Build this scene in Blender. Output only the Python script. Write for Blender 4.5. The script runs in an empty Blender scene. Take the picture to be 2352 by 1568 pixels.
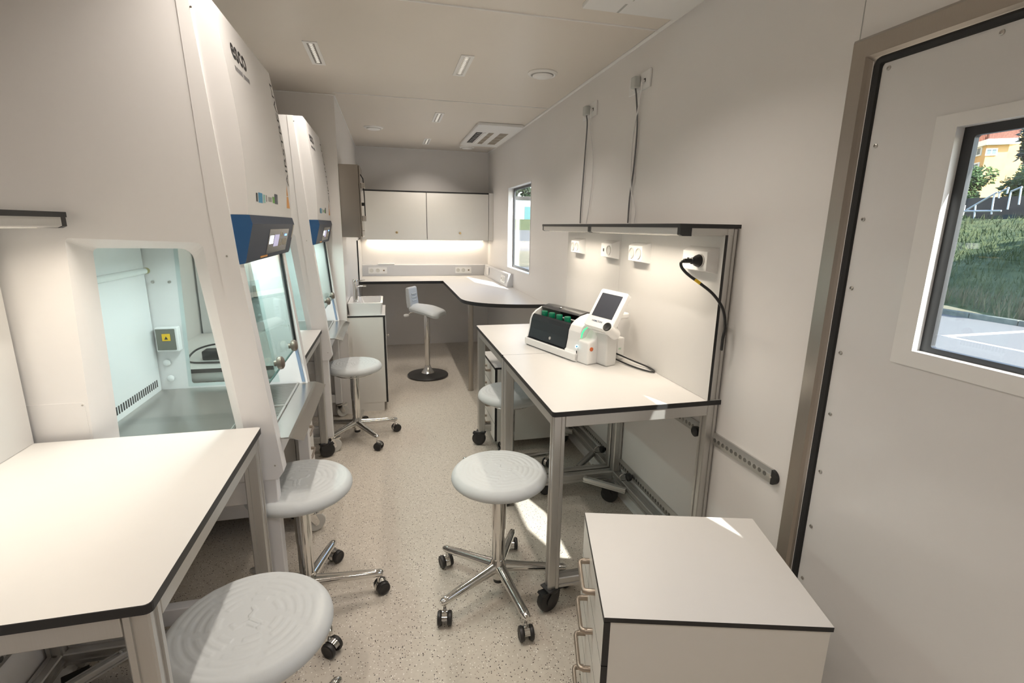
import bpy, bmesh, math, random
from mathutils import Vector, Matrix
import numpy as np

# ------------------------------------------------------------------ camera, sky, sun, exposure
scene = bpy.context.scene
COL = scene.collection
W_PX, H_PX, F_PX = 2352.0, 1568.0, 1139.64
CAM_H = 1.5
YAW, PITCH, ROLL = math.radians(13.921), math.radians(12.989), math.radians(0.916)
fwd = Vector((math.sin(YAW) * math.cos(PITCH), math.cos(YAW) * math.cos(PITCH), -math.sin(PITCH)))
rgt0 = Vector((math.cos(YAW), -math.sin(YAW), 0))
up0 = rgt0.cross(fwd)
rgt = rgt0 * math.cos(ROLL) + up0 * math.sin(ROLL)
upv = -rgt0 * math.sin(ROLL) + up0 * math.cos(ROLL)
cam_data = bpy.data.cameras.new('camera')
cam_data.sensor_width = 36.0
cam_data.lens = F_PX / W_PX * 36.0
cam_data.clip_start = 0.02
cam_data.clip_end = 400
cam = bpy.data.objects.new('camera', cam_data)
COL.objects.link(cam)
mw = Matrix(((rgt.x, upv.x, -fwd.x, 0), (rgt.y, upv.y, -fwd.y, 0), (rgt.z, upv.z, -fwd.z, CAM_H), (0, 0, 0, 1)))
cam.matrix_world = mw
scene.camera = cam

SUN_DIR = Vector((-0.253, 0.723, -0.643)).normalized()      # the way sunlight travels
world = bpy.data.worlds.new('world')
scene.world = world
world.use_nodes = True
wn = world.node_tree.nodes
wl = world.node_tree.links
wn.clear()
sky = wn.new('ShaderNodeTexSky')
sky.sky_type = 'NISHITA'
sky.sun_disc = False
sky.sun_elevation = math.asin(-SUN_DIR.z)
sky.sun_rotation = math.atan2(-SUN_DIR.x, -SUN_DIR.y)
bg = wn.new('ShaderNodeBackground')
bg.inputs['Strength'].default_value = 0.85
wo = wn.new('ShaderNodeOutputWorld')
wl.new(sky.outputs[0], bg.inputs['Color'])
wl.new(bg.outputs[0], wo.inputs['Surface'])

sun_data = bpy.data.lights.new('sun', 'SUN')
sun_data.energy = 20.0
sun_data.angle = math.radians(0.55)
sun_data.color = (1.0, 0.97, 0.92)
sun = bpy.data.objects.new('sun', sun_data)
COL.objects.link(sun)
sun.rotation_euler = SUN_DIR.to_track_quat('-Z', 'Y').to_euler()
sun.location = (6, -16, 14)

scene.view_settings.view_transform = 'Standard'
scene.view_settings.look = 'None'
scene.view_settings.exposure = -0.08
scene.view_settings.gamma = 1.0
scene.view_settings.use_curve_mapping = False

LAMP_WARM = (1.0, 0.91, 0.81)
DOWN_W = 5.0          # each recessed ceiling lamp
LAMP_SPREAD = 124.0     # degrees, recessed optics
STRIP_W = 2.5          # each lamp under a bench shelf
R = math.radians
random.seed(7)

# ------------------------------------------------------------------ materials
MATS = {}

def mat(name, col, rough=0.5, metal=0.0, coat=0.0, emit=None, emit_s=0.0, noise=0.0, nscale=40.0, bump=0.0, bscale=300.0, spec=0.5, stretch=None):
    if name in MATS:
        return MATS[name]
    m = bpy.data.materials.new(name)
    m.use_nodes = True
    nt = m.node_tree
    b = nt.nodes['Principled BSDF']
    b.inputs['Base Color'].default_value = (*col, 1)
    b.inputs['Roughness'].default_value = rough
    b.inputs['Metallic'].default_value = metal
    b.inputs['Coat Weight'].default_value = coat
    b.inputs['Coat Roughness'].default_value = 0.08
    b.inputs['Specular IOR Level'].default_value = spec
    if emit:
        b.inputs['Emission Color'].default_value = (*emit, 1)
        b.inputs['Emission Strength'].default_value = emit_s
    tc = nt.nodes.new('ShaderNodeTexCoord')
    src = tc.outputs['Object']
    if stretch:
        mp = nt.nodes.new('ShaderNodeMapping')
        mp.inputs['Scale'].default_value = stretch
        nt.links.new(src, mp.inputs['Vector'])
        src = mp.outputs['Vector']
    if noise > 0:
        nz = nt.nodes.new('ShaderNodeTexNoise')
        nz.inputs['Scale'].default_value = nscale
        nz.inputs['Detail'].default_value = 4
        nt.links.new(src, nz.inputs['Vector'])
        mx = nt.nodes.new('ShaderNodeMix')
        mx.data_type = 'RGBA'
        mx.inputs[6].default_value = (*[max(0, c * (1 - noise)) for c in col], 1)
        mx.inputs[7].default_value = (*[min(1, c * (1 + noise)) for c in col], 1)
        nt.links.new(nz.outputs['Fac'], mx.inputs[0])
        nt.links.new(mx.outputs[2], b.inputs['Base Color'])
    if bump > 0:
        nb = nt.nodes.new('ShaderNodeTexNoise')
        nb.inputs['Scale'].default_value = bscale
        nb.inputs['Detail'].default_value = 2
        nt.links.new(src, nb.inputs['Vector'])
        bp = nt.nodes.new('ShaderNodeBump')
        bp.inputs['Strength'].default_value = bump
        bp.inputs['Distance'].default_value = 0.002
        nt.links.new(nb.outputs['Fac'], bp.inputs['Height'])
        nt.links.new(bp.outputs['Normal'], b.inputs['Normal'])
    MATS[name] = m
    return m

def glass_mat(name, tint, refl=1.0, ior=1.5):
    if name in MATS:
        return MATS[name]
    m = bpy.data.materials.new(name)
    m.use_nodes = True
    nt = m.node_tree
    nt.nodes.clear()
    out = nt.nodes.new('ShaderNodeOutputMaterial')
    tr = nt.nodes.new('ShaderNodeBsdfTransparent')
    tr.inputs['Color'].default_value = (*tint, 1)
    gl = nt.nodes.new('ShaderNodeBsdfGlossy')
    gl.inputs['Roughness'].default_value = 0.0
    lw = nt.nodes.new('ShaderNodeLayerWeight')      # facing is the same on both sides of a pane
    lw.inputs['Blend'].default_value = 0.5
    pw = nt.nodes.new('ShaderNodeMath'); pw.operation = 'POWER'; pw.inputs[1].default_value = 5.0
    ml = nt.nodes.new('ShaderNodeMath'); ml.operation = 'MULTIPLY_ADD'
    ml.inputs[1].default_value = 0.7; ml.inputs[2].default_value = 0.04 * refl
    nt.links.new(lw.outputs['Facing'], pw.inputs[0])
    mx = nt.nodes.new('ShaderNodeMixShader')
    nt.links.new(pw.outputs[0], ml.inputs[0])
    nt.links.new(ml.outputs[0], mx.inputs[0])
    nt.links.new(tr.outputs[0], mx.inputs[1])
    nt.links.new(gl.outputs[0], mx.inputs[2])
    nt.links.new(mx.outputs[0], out.inputs['Surface'])
    MATS[name] = m
    return m

def floor_mat():
    m = bpy.data.materials.new('speckled_vinyl')
    m.use_nodes = True
    nt = m.node_tree
    b = nt.nodes['Principled BSDF']
    tc = nt.nodes.new('ShaderNodeTexCoord')
    prev = None
    base = nt.nodes.new('ShaderNodeTexNoise')
    base.inputs['Scale'].default_value = 60
    base.inputs['Detail'].default_value = 5
    nt.links.new(tc.outputs['Object'], base.inputs['Vector'])
    mx0 = nt.nodes.new('ShaderNodeMix')
    mx0.data_type = 'RGBA'
    mx0.inputs[6].default_value = (0.52, 0.47, 0.405, 1)
    mx0.inputs[7].default_value = (0.66, 0.605, 0.53, 1)
    nt.links.new(base.outputs['Fac'], mx0.inputs[0])
    prev = mx0.outputs[2]
    # chips: voronoi cells kept by their random colour, cut to a disc
    for scale, lo, hi, rad, colr, ch in ((125, 0.0, 0.20, 0.29, (0.07, 0.06, 0.055), 0), (200, 0.0, 0.12, 0.33, (0.17, 0.12, 0.085), 1), (135, 0.91, 1.0, 0.28, (0.84, 0.80, 0.74), 2)):
        v = nt.nodes.new('ShaderNodeTexVoronoi')
        v.inputs['Scale'].default_value = scale
        nt.links.new(tc.outputs['Object'], v.inputs['Vector'])
        sp = nt.nodes.new('ShaderNodeSeparateColor')
        nt.links.new(v.outputs['Color'], sp.inputs[0])
        g1 = nt.nodes.new('ShaderNodeMath'); g1.operation = 'GREATER_THAN'; g1.inputs[1].default_value = lo
        l1 = nt.nodes.new('ShaderNodeMath'); l1.operation = 'LESS_THAN'; l1.inputs[1].default_value = hi
        l2 = nt.nodes.new('ShaderNodeMath'); l2.operation = 'LESS_THAN'; l2.inputs[1].default_value = rad
        nt.links.new(sp.outputs[ch], g1.inputs[0]); nt.links.new(sp.outputs[ch], l1.inputs[0]); nt.links.new(v.outputs['Distance'], l2.inputs[0])
        m1 = nt.nodes.new('ShaderNodeMath'); m1.operation = 'MULTIPLY'
        m2 = nt.nodes.new('ShaderNodeMath'); m2.operation = 'MULTIPLY'
        nt.links.new(g1.outputs[0], m1.inputs[0]); nt.links.new(l1.outputs[0], m1.inputs[1])
        nt.links.new(m1.outputs[0], m2.inputs[0]); nt.links.new(l2.outputs[0], m2.inputs[1])
        mx = nt.nodes.new('ShaderNodeMix'); mx.data_type = 'RGBA'
        nt.links.new(m2.outputs[0], mx.inputs[0]); nt.links.new(prev, mx.inputs[6]); mx.inputs[7].default_value = (*colr, 1)
        prev = mx.outputs[2]
    nt.links.new(prev, b.inputs['Base Color'])
    b.inputs['Roughness'].default_value = 0.33
    b.inputs['Specular IOR Level'].default_value = 0.45
    nb = nt.nodes.new('ShaderNodeTexNoise'); nb.inputs['Scale'].default_value = 320
    nt.links.new(tc.outputs['Object'], nb.inputs['Vector'])
    bp = nt.nodes.new('ShaderNodeBump'); bp.inputs['Strength'].default_value = 0.12; bp.inputs['Distance'].default_value = 0.001
    nt.links.new(nb.outputs['Fac'], bp.inputs['Height']); nt.links.new(bp.outputs['Normal'], b.inputs['Normal'])
    MATS['floor'] = m
    return m

WALL = mat('wall_panel', (0.83, 0.805, 0.785), 0.42, noise=0.02, nscale=3, bump=0.03, bscale=500)
CEIL = mat('ceiling_panel', (0.76, 0.70, 0.63), 0.40, noise=0.02, nscale=2)
TRIMW = mat('white_bead', (0.88, 0.87, 0.85), 0.4, noise=0.02)
FLOOR = floor_mat()
HPL = mat('hpl_white', (0.665, 0.65, 0.63), 0.36, noise=0.012, nscale=25, bump=0.015, bscale=600)
HPLF = mat('hpl_front', (0.74, 0.72, 0.68), 0.38, noise=0.012, nscale=25)
BLACKE = mat('hpl_black_edge', (0.018, 0.018, 0.019), 0.45, noise=0.1)
ALU = mat('aluminium_profile', (0.56, 0.55, 0.53), 0.36, metal=0.75, noise=0.04, nscale=60, stretch=(8, 8, 0.4))
CHROME = mat('chrome', (0.72, 0.71, 0.69), 0.09, metal=1.0, noise=0.01)
STEEL = mat('brushed_steel', (0.52, 0.50, 0.475), 0.28, metal=1.0, noise=0.07, nscale=30, stretch=(1.5, 60, 1.5), bump=0.05, bscale=120)
STEELV = mat('brushed_steel_vertical', (0.42, 0.385, 0.345), 0.30, metal=1.0, noise=0.08, nscale=30, stretch=(60, 60, 1.0))
STEELB = mat('box_steel', (0.40, 0.37, 0.335), 0.22, metal=1.0, noise=0.08, nscale=30, stretch=(60, 60, 1.0))
STEELT = mat('tray_steel', (0.50, 0.485, 0.46), 0.24, metal=1.0, noise=0.05, nscale=40, stretch=(40, 1, 40))
BLACK = mat('black_plastic', (0.016, 0.016, 0.017), 0.38, noise=0.1)
RUBBER = mat('black_rubber', (0.02, 0.02, 0.021), 0.65, noise=0.15)
WHEEL = mat('caster_wheel', (0.022, 0.021, 0.021), 0.42, noise=0.1)
SEAT = mat('seat_grey', (0.60, 0.625, 0.63), 0.55, noise=0.02, nscale=120, bump=0.10, bscale=900)
WHITEP = mat('white_plastic', (0.85, 0.845, 0.835), 0.35, noise=0.01)
GREYP = mat('grey_plastic', (0.48, 0.48, 0.47), 0.4, noise=0.02)
BSCW = mat('cabinet_paint', (0.82, 0.805, 0.80), 0.38, noise=0.01, bump=0.02, bscale=700)
BSCIN = mat('cabinet_inner', (0.86, 0.87, 0.87), 0.35, noise=0.01)
BLUE = mat('control_blue', (0.026, 0.105, 0.26), 0.42, noise=0.06, bump=0.05, bscale=800)
SLATE = mat('control_slate', (0.040, 0.052, 0.082), 0.5, noise=0.05, spec=0.3)
CERAMIC = mat('ceramic', (0.80, 0.795, 0.785), 0.10, coat=0.6, noise=0.005)
GLASS_W = glass_mat('window_glass', (0.93, 0.95, 0.94), 1.5)
GLASS_S = glass_mat('sash_glass', (0.85, 0.94, 0.925), 1.6)
GLASS_SIDE = glass_mat('side_glass', (0.93, 0.97, 0.968), 0.7)
GLASS_EDGE = mat('glass_edge', (0.18, 0.52, 0.44), 0.2, noise=0.05)
DOORW = mat('door_panel', (0.76, 0.75, 0.745), 0.22, coat=0.35, noise=0.01)
DARKFR = mat('window_frame_dark', (0.035, 0.037, 0.042), 0.4, noise=0.08)
YELLOW = mat('warning_yellow', (0.85, 0.55, 0.02), 0.5, noise=0.05)
ORANGE = mat('warning_orange', (0.80, 0.36, 0.08), 0.5, noise=0.05)
GREEN = mat('cap_green', (0.0, 0.17, 0.085), 0.38, noise=0.05)
SCREEN = mat('screen_off', (0.055, 0.06, 0.075), 0.16, noise=0.05)
NAVY = mat('print_navy', (0.015, 0.05, 0.12), 0.5, noise=0.02)
INK = mat('print_black', (0.02, 0.02, 0.025), 0.5, noise=0.02)

# ------------------------------------------------------------------ mesh helpers
class MB:
    def __init__(s):
        s.v = []; s.f = []; s.m = []; s.sm = []

    def add(s, verts, faces, mi=0, smooth=False):
        o = len(s.v)
        s.v += [tuple(p) for p in verts]
        for f in faces:
            s.f.append([o + i for i in f]); s.m.append(mi); s.sm.append(smooth)
        return s

    def box(s, x0, x1, y0, y1, z0, z1, mi=0, top=None, sides=None, bev=0.0):
        if x0 > x1: x0, x1 = x1, x0
        if y0 > y1: y0, y1 = y1, y0
        if z0 > z1: z0, z1 = z1, z0
        if bev > 0:
            bm = bmesh.new()
            r = bmesh.ops.create_cube(bm, size=1.0)
            for v in bm.verts:
                v.co = Vector(((x0 + x1) / 2 + v.co.x * (x1 - x0), (y0 + y1) / 2 + v.co.y * (y1 - y0), (z0 + z1) / 2 + v.co.z * (z1 - z0)))
            bmesh.ops.bevel(bm, geom=bm.edges[:], offset=min(bev, 0.45 * min(x1 - x0, y1 - y0, z1 - z0)), segments=2, affect='EDGES', profile=0.5)
            bm.verts.index_update()
            bm.normal_update()
            o = len(s.v)
            s.v += [tuple(v.co) for v in bm.verts]
            for f in bm.faces:
                n = f.normal
                k = mi
                if top is not None and n.z > 0.9: k = top
                if sides is not None and abs(n.z) < 0.9: k = sides
                s.f.append([o + v.index for v in f.verts]); s.m.append(k); s.sm.append(False)
            bm.free()
            return s
        v = [(x0, y0, z0), (x1, y0, z0), (x1, y1, z0), (x0, y1, z0), (x0, y0, z1), (x1, y0, z1), (x1, y1, z1), (x0, y1, z1)]
        sd = mi if sides is None else sides
        tp = mi if top is None else top
        o = len(s.v)
        s.v += v
        for f, k in (((3, 2, 1, 0), mi), ((4, 5, 6, 7), tp), ((0, 1, 5, 4), sd), ((1, 2, 6, 5), sd), ((2, 3, 7, 6), sd), ((3, 0, 4, 7), sd)):
            s.f.append([o + i for i in f]); s.m.append(k); s.sm.append(False)
        return s

    def obox(s, o, ex, ey, ez, mi=0):
        """box from corner o spanned by the three edge vectors"""
        o, ex, ey, ez = Vector(o), Vector(ex), Vector(ey), Vector(ez)
        v = [o, o + ex, o + ex + ey, o + ey, o + ez, o + ex + ez, o + ex + ey + ez, o + ey + ez]
        s.add(v, [(3, 2, 1, 0), (4, 5, 6, 7), (0, 1, 5, 4), (1, 2, 6, 5), (2, 3, 7, 6), (3, 0, 4, 7)], mi)
        return s

    def prism(s, poly, axis, a, b, mi=0, cap=None, smooth=False, cap2=None):
        """2D polygon extruded along an axis: x -> (y,z), y -> (x,z), z -> (x,y)"""
        n = len(poly)
        def p3(p, t):
            return (t, p[0], p[1]) if axis == 'x' else (p[0], t, p[1]) if axis == 'y' else (p[0], p[1], t)
        o = len(s.v)
        s.v += [p3(p, a) for p in poly] + [p3(p, b) for p in poly]
        c1 = mi if cap is None else cap
        c2 = c1 if cap2 is None else cap2
        s.f.append([o + i for i in range(n)][::-1]); s.m.append(c1); s.sm.append(False)
        s.f.append([o + n + i for i in range(n)]); s.m.append(c2); s.sm.append(False)
        for i in range(n):
            j = (i + 1) % n
            s.f.append([o + i, o + j, o + n + j, o + n + i]); s.m.append(mi); s.sm.append(smooth)
        return s

    def tube(s, path, rad, seg=10, mi=0, caps=True, flat=None):
        """swept tube; rad one value or one per point; flat=(sx,sz) scales the ring"""
        P = [Vector(p) for p in path]
        n = len(P)
        rr = rad if isinstance(rad, (list, tuple)) else [rad] * n
        T = []
        for i in range(n):
            t = (P[min(i + 1, n - 1)] - P[max(i - 1, 0)])
            T.append(t.normalized())
        ref = Vector((0, 0, 1)) if abs(T[0].z) < 0.9 else Vector((1, 0, 0))
        nrm = (ref - T[0] * ref.dot(T[0])).normalized()
        o = len(s.v)
        for i in range(n):
            nrm = (nrm - T[i] * nrm.dot(T[i])).normalized()
            bi = T[i].cross(nrm)
            for k in range(seg):
                a = 2 * math.pi * k / seg
                fx, fz = flat if flat else (1, 1)
                s.v.append(tuple(P[i] + bi * (math.cos(a) * rr[i] * fx) + nrm * (math.sin(a) * rr[i] * fz)))
        for i in range(n - 1):
            for k in range(seg):
                k2 = (k + 1) % seg
                s.f.append([o + i * seg + k, o + i * seg + k2, o + (i + 1) * seg + k2, o + (i + 1) * seg + k]); s.m.append(mi); s.sm.append(True)
        if caps:
            s.f.append([o + k for k in range(seg)][::-1]); s.m.append(mi); s.sm.append(False)
            s.f.append([o + (n - 1) * seg + k for k in range(seg)]); s.m.append(mi); s.sm.append(False)
        return s

    def lathe(s, prof, c=(0, 0, 0), axis='z', seg=32, mi=0, smooth=True):
        """profile [(r, h)] turned about an axis through c; closed with fans where r is 0"""
        c = Vector(c)
        o = len(s.v)
        n = len(prof)
        ax = {'x': (Vector((0, 1, 0)), Vector((0, 0, 1)), Vector((1, 0, 0))), 'y': (Vector((0, 0, 1)), Vector((1, 0, 0)), Vector((0, 1, 0))), 'z': (Vector((1, 0, 0)), Vector((0, 1, 0)), Vector((0, 0, 1)))}
        if isinstance(axis, str):
            A, B, C = ax[axis]
        else:
            C = Vector(axis).normalized()
            A = C.orthogonal().normalized(); B = C.cross(A)
        for r, h in prof:
            for k in range(seg):
                a = 2 * math.pi * k / seg
                s.v.append(tuple(c + A * (r * math.cos(a)) + B * (r * math.sin(a)) + C * h))
        for i in range(n - 1):
            for k in range(seg):
                k2 = (k + 1) % seg
                s.f.append([o + i * seg + k, o + i * seg + k2, o + (i + 1) * seg + k2, o + (i + 1) * seg + k]); s.m.append(mi); s.sm.append(smooth)
        s.f.append([o + k for k in range(seg)][::-1]); s.m.append(mi); s.sm.append(False)
        s.f.append([o + (n - 1) * seg + k for k in range(seg)]); s.m.append(mi); s.sm.append(False)
        return s

    def holed(s, outer, inA, inB, axis, a, b, mi=0, mi_hole=None, mi_b=None):
        """plate between a and b with a hole; the hole's outline may differ on the two sides"""
        def p3(p, t):
            return (t, p[0], p[1]) if axis == 'x' else (p[0], t, p[1]) if axis == 'y' else (p[0], p[1], t)
        mh = mi if mi_hole is None else mi_hole
        for t, inn, flip, k in ((a, inA, True, mi), (b, inB, False, mi if mi_b is None else mi_b)):
            bm = bmesh.new()
            vo = [bm.verts.new(p3(p, t)) for p in outer]
            vi = [bm.verts.new(p3(p, t)) for p in inn]
            ed = [bm.edges.new((vo[i], vo[(i + 1) % len(vo)])) for i in range(len(vo))] + [bm.edges.new((vi[i], vi[(i + 1) % len(vi)])) for i in range(len(vi))]
            bmesh.ops.triangle_fill(bm, edges=ed, use_beauty=True)
            bm.verts.index_update()
            o = len(s.v)
            s.v += [tuple(v.co) for v in bm.verts]
            for f in bm.faces:
                s.f.append([o + v.index for v in f.verts]); s.m.append(k); s.sm.append(False)
            bm.free()
        for pa, pb, k in ((outer, outer, mi), (inA, inB, mh)):
            n = len(pa)
            o = len(s.v)
            s.v += [p3(p, a) for p in pa] + [p3(p, b) for p in pb]
            for i in range(n):
                j = (i + 1) % n
                s.f.append([o + i, o + j, o + n + j, o + n + i]); s.m.append(k); s.sm.append(False)
        return s

    def build(s, name, mats, parent=None, loc=None, rot=None, fix=True, angle=40):
        me = bpy.data.meshes.new(name)
        me.from_pydata(s.v, [], s.f)
        if not isinstance(mats, (list, tuple)):
            mats = [mats]
        for mm in mats:
            me.materials.append(mm)
        me.polygons.foreach_set('material_index', s.m)
        me.polygons.foreach_set('use_smooth', [True] * len(s.f) if any(s.sm) else [False] * len(s.f))
        if fix:
            bm = bmesh.new(); bm.from_mesh(me)
            bmesh.ops.remove_doubles(bm, verts=bm.verts[:], dist=1e-6)
            bmesh.ops.recalc_face_normals(bm, faces=bm.faces[:])
            bm.to_mesh(me); bm.free()
        me.update()
        if any(s.sm):
            me.set_sharp_from_angle(angle=R(angle))
        ob = bpy.data.objects.new(name, me)
        COL.objects.link(ob)
        if parent is not None:
            ob.parent = parent
        if loc is not None:
            ob.location = loc
        if rot is not None:
            ob.rotation_euler = rot
        return ob

def tag(o, label=None, cat=None, group=None, kind=None):
    if label: o['label'] = label
    if cat: o['category'] = cat
    if group: o['group'] = group
    if kind: o['kind'] = kind
    return o

def thing(name, label, cat, loc=(0, 0, 0), rotz=0.0, group=None):
    o = bpy.data.objects.new(name, None)
    o.empty_display_size = 0.05
    COL.objects.link(o)
    o.location = loc
    o.rotation_euler = (0, 0, rotz)
    return tag(o, label, cat, group)

def copy_tree(o, parent=None):
    c = o.copy()
    COL.objects.link(c)
    c.parent = parent
    for ch in list(o.children):
        copy_tree(ch, c)
    return c

def instance(src, parent, loc=None, rotz=None):
    c = src.copy()
    COL.objects.link(c)
    c.parent = parent
    if loc is not None: c.location = loc
    if rotz is not None: c.rotation_euler = (0, 0, rotz)
    return c

def rounded(pts, r, n=5):
    out = []
    m = len(pts)
    rs = r if isinstance(r, (list, tuple)) else [r] * m
    for i in range(m):
        p0, p1, p2 = Vector(pts[i - 1]), Vector(pts[i]), Vector(pts[(i + 1) % m])
        if rs[i] <= 0:
            out.append(tuple(p1)); continue
        d0, d1 = (p0 - p1).normalized(), (p2 - p1).normalized()
        ang = math.acos(max(-1, min(1, d0.dot(d1))))
        t = rs[i] / math.tan(ang / 2)
        c = p1 + (d0 + d1).normalized() * (rs[i] / math.sin(ang / 2))
        a0, a1 = (p1 + d0 * t) - c, (p1 + d1 * t) - c
        t0, t1 = math.atan2(a0.y, a0.x), math.atan2(a1.y, a1.x)
        dt = (t1 - t0 + math.pi) % (2 * math.pi) - math.pi
        for k in range(n + 1):
            a = t0 + dt * k / n
            out.append((c.x + rs[i] * math.cos(a), c.y + rs[i] * math.sin(a)))
    return out

def rect(x0, x1, z0, z1):
    return [(x0, z0), (x1, z0), (x1, z1), (x0, z1)]

def profile_section(w):
    """aluminium extrusion with a shallow covered slot down each face"""
    h, sl, dp = w / 2, w * 0.16, 0.004
    side = [(-h + 0.0035, -h), (-sl - 0.001, -h), (-sl, -h + dp), (sl, -h + dp), (sl + 0.001, -h), (h - 0.0035, -h)]
    pts = []
    for k in range(4):
        c, s_ = math.cos(k * math.pi / 2), math.sin(k * math.pi / 2)
        pts += [(x * c - y * s_, x * s_ + y * c) for x, y in side]
    return pts

def extrusion(mb, p0, p1, w=0.045, mi=0, up=(0, 0, 1)):
    p0, p1 = Vector(p0), Vector(p1)
    t = (p1 - p0).normalized()
    u = Vector(up)
    if abs(t.dot(u)) > 0.95:
        u = Vector((1, 0, 0))
    a = u.cross(t).normalized(); b = t.cross(a)
    sec = profile_section(w)
    n = len(sec)
    o = len(mb.v)
    for q in (p0, p1):
        mb.v += [tuple(q + a * x + b * y) for x, y in sec]
    mb.f.append([o + i for i in range(n)][::-1]); mb.m.append(mi); mb.sm.append(False)
    mb.f.append([o + n + i for i in range(n)]); mb.m.append(mi); mb.sm.append(False)
    for i in range(n):
        j = (i + 1) % n
        mb.f.append([o + i, o + j, o + n + j, o + n + i]); mb.m.append(mi); mb.sm.append(False)
    return mb

def text_geo(txt, size, bold=0.0, spacing=1.0):
    cu = bpy.data.curves.new('lettering', 'FONT')
    cu.body = txt
    cu.size = size
    cu.offset = bold
    cu.space_character = spacing
    cu.resolution_u = 3
    ob = bpy.data.objects.new('lettering', cu)
    COL.objects.link(ob)
    me = bpy.data.meshes.new_from_object(ob)
    vs = [tuple(v.co) for v in me.vertices]
    fs = [list(p.vertices) for p in me.polygons]
    bpy.data.objects.remove(ob)
    bpy.data.meshes.remove(me)
    bpy.data.curves.remove(cu)
    return vs, fs

def smooth_path(pts, n=8):
    """Catmull-Rom through the points"""
    P = [Vector(p) for p in pts]
    P = [P[0] * 2 - P[1]] + P + [P[-1] * 2 - P[-2]]
    out = []
    for i in range(1, len(P) - 2):
        for k in range(n):
            t = k / n
            a, b, c, d = P[i - 1], P[i], P[i + 1], P[i + 2]
            out.append(0.5 * ((2 * b) + (c - a) * t + (2 * a - 5 * b + 4 * c - d) * t * t + (3 * b - a - 3 * c + d) * t ** 3))
    out.append(P[-2])
    return out

def area_light(name, loc, sx, sy, power, color, parent=None, spread=180, rot=(0, 0, 0)):
    d = bpy.data.lights.new(name, 'AREA')
    d.shape = 'RECTANGLE'
    d.size, d.size_y = sx, sy
    d.energy = power
    d.color = color
    d.spread = R(spread)
    o = bpy.data.objects.new(name, d)
    COL.objects.link(o)
    o.location = loc
    o.rotation_euler = rot
    if parent is not None:
        o.parent = parent
    return o

# ------------------------------------------------------------------ room shell
XL, XR, YB, YN, ZC = -1.11, 1.245, 6.385, -1.5, 2.39
XBUMP, YBUMP = -0.335, 3.99
T = 0.075

def struct(mb, name, mats, parent=None):
    o = mb.build(name, mats, parent)
    if parent is None:
        o['kind'] = 'structure'
    return o

struct(MB().box(XL - T, XR + T, YN - T, YB + T, -0.06, 0.0), 'floor', FLOOR)
ceil = MB()
ceil.box(XL - T, XR + T, YN - T, YB + T, ZC, ZC + 0.07)
struct(ceil, 'ceiling', CEIL)
struct(MB().box(XL - T, XR + T, YB, YB + T, 0, ZC), 'wall_back', WALL)
struct(MB().box(XL - T, XL, YN, YB, 0, ZC), 'wall_left', WALL)
struct(MB().box(XL, XBUMP, YBUMP, YB, 0, ZC), 'wall_partition', WALL)
struct(MB().box(XL - T, XR + T, YN - T, YN, 0, ZC), 'wall_front', WALL)

# right wall with the far window and the door opening
DOOR_Y0, DOOR_Y1, DOOR_Z0, DOOR_Z1 = 0.045, 1.158, 0.012, 1.945
WIN_Y0, WIN_Y1, WIN_Z0, WIN_Z1 = 4.395, 5.275, 1.073, 1.90
def wall_cells(holes, y0, y1, z0, z1, xa, xb):
    ys = sorted({y0, y1, *[h[0] for h in holes], *[h[1] for h in holes]})
    zs = sorted({z0, z1, *[h[2] for h in holes], *[h[3] for h in holes]})
    mb = MB()
    def solid(i, j):
        if i < 0 or j < 0 or i >= len(ys) - 1 or j >= len(zs) - 1: return False
        cy, cz = (ys[i] + ys[i + 1]) / 2, (zs[j] + zs[j + 1]) / 2
        return not any(h[0] < cy < h[1] and h[2] < cz < h[3] for h in holes)
    for i in range(len(ys) - 1):
        for j in range(len(zs) - 1):
            if not solid(i, j): continue
            a, b, c, d = ys[i], ys[i + 1], zs[j], zs[j + 1]
            mb.add([(xa, a, c), (xa, b, c), (xa, b, d), (xa, a, d)], [(0, 1, 2, 3)])
            mb.add([(xb, a, c), (xb, b, c), (xb, b, d), (xb, a, d)], [(3, 2, 1, 0)])
            if not solid(i - 1, j): mb.add([(xa, a, c), (xb, a, c), (xb, a, d), (xa, a, d)], [(0, 1, 2, 3)])
            if not solid(i + 1, j): mb.add([(xa, b, c), (xb, b, c), (xb, b, d), (xa, b, d)], [(0, 1, 2, 3)])
            if not solid(i, j - 1): mb.add([(xa, a, c), (xb, a, c), (xb, b, c), (xa, b, c)], [(0, 1, 2, 3)])
            if not solid(i, j + 1): mb.add([(xa, a, d), (xb, a, d), (xb, b, d), (xa, b, d)], [(0, 1, 2, 3)])
    return mb
struct(wall_cells([(DOOR_Y0, DOOR_Y1, DOOR_Z0, DOOR_Z1), (WIN_Y0, WIN_Y1, WIN_Z0, WIN_Z1)], YN, YB, 0, ZC, XR, XR + T), 'wall_right', WALL)

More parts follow.
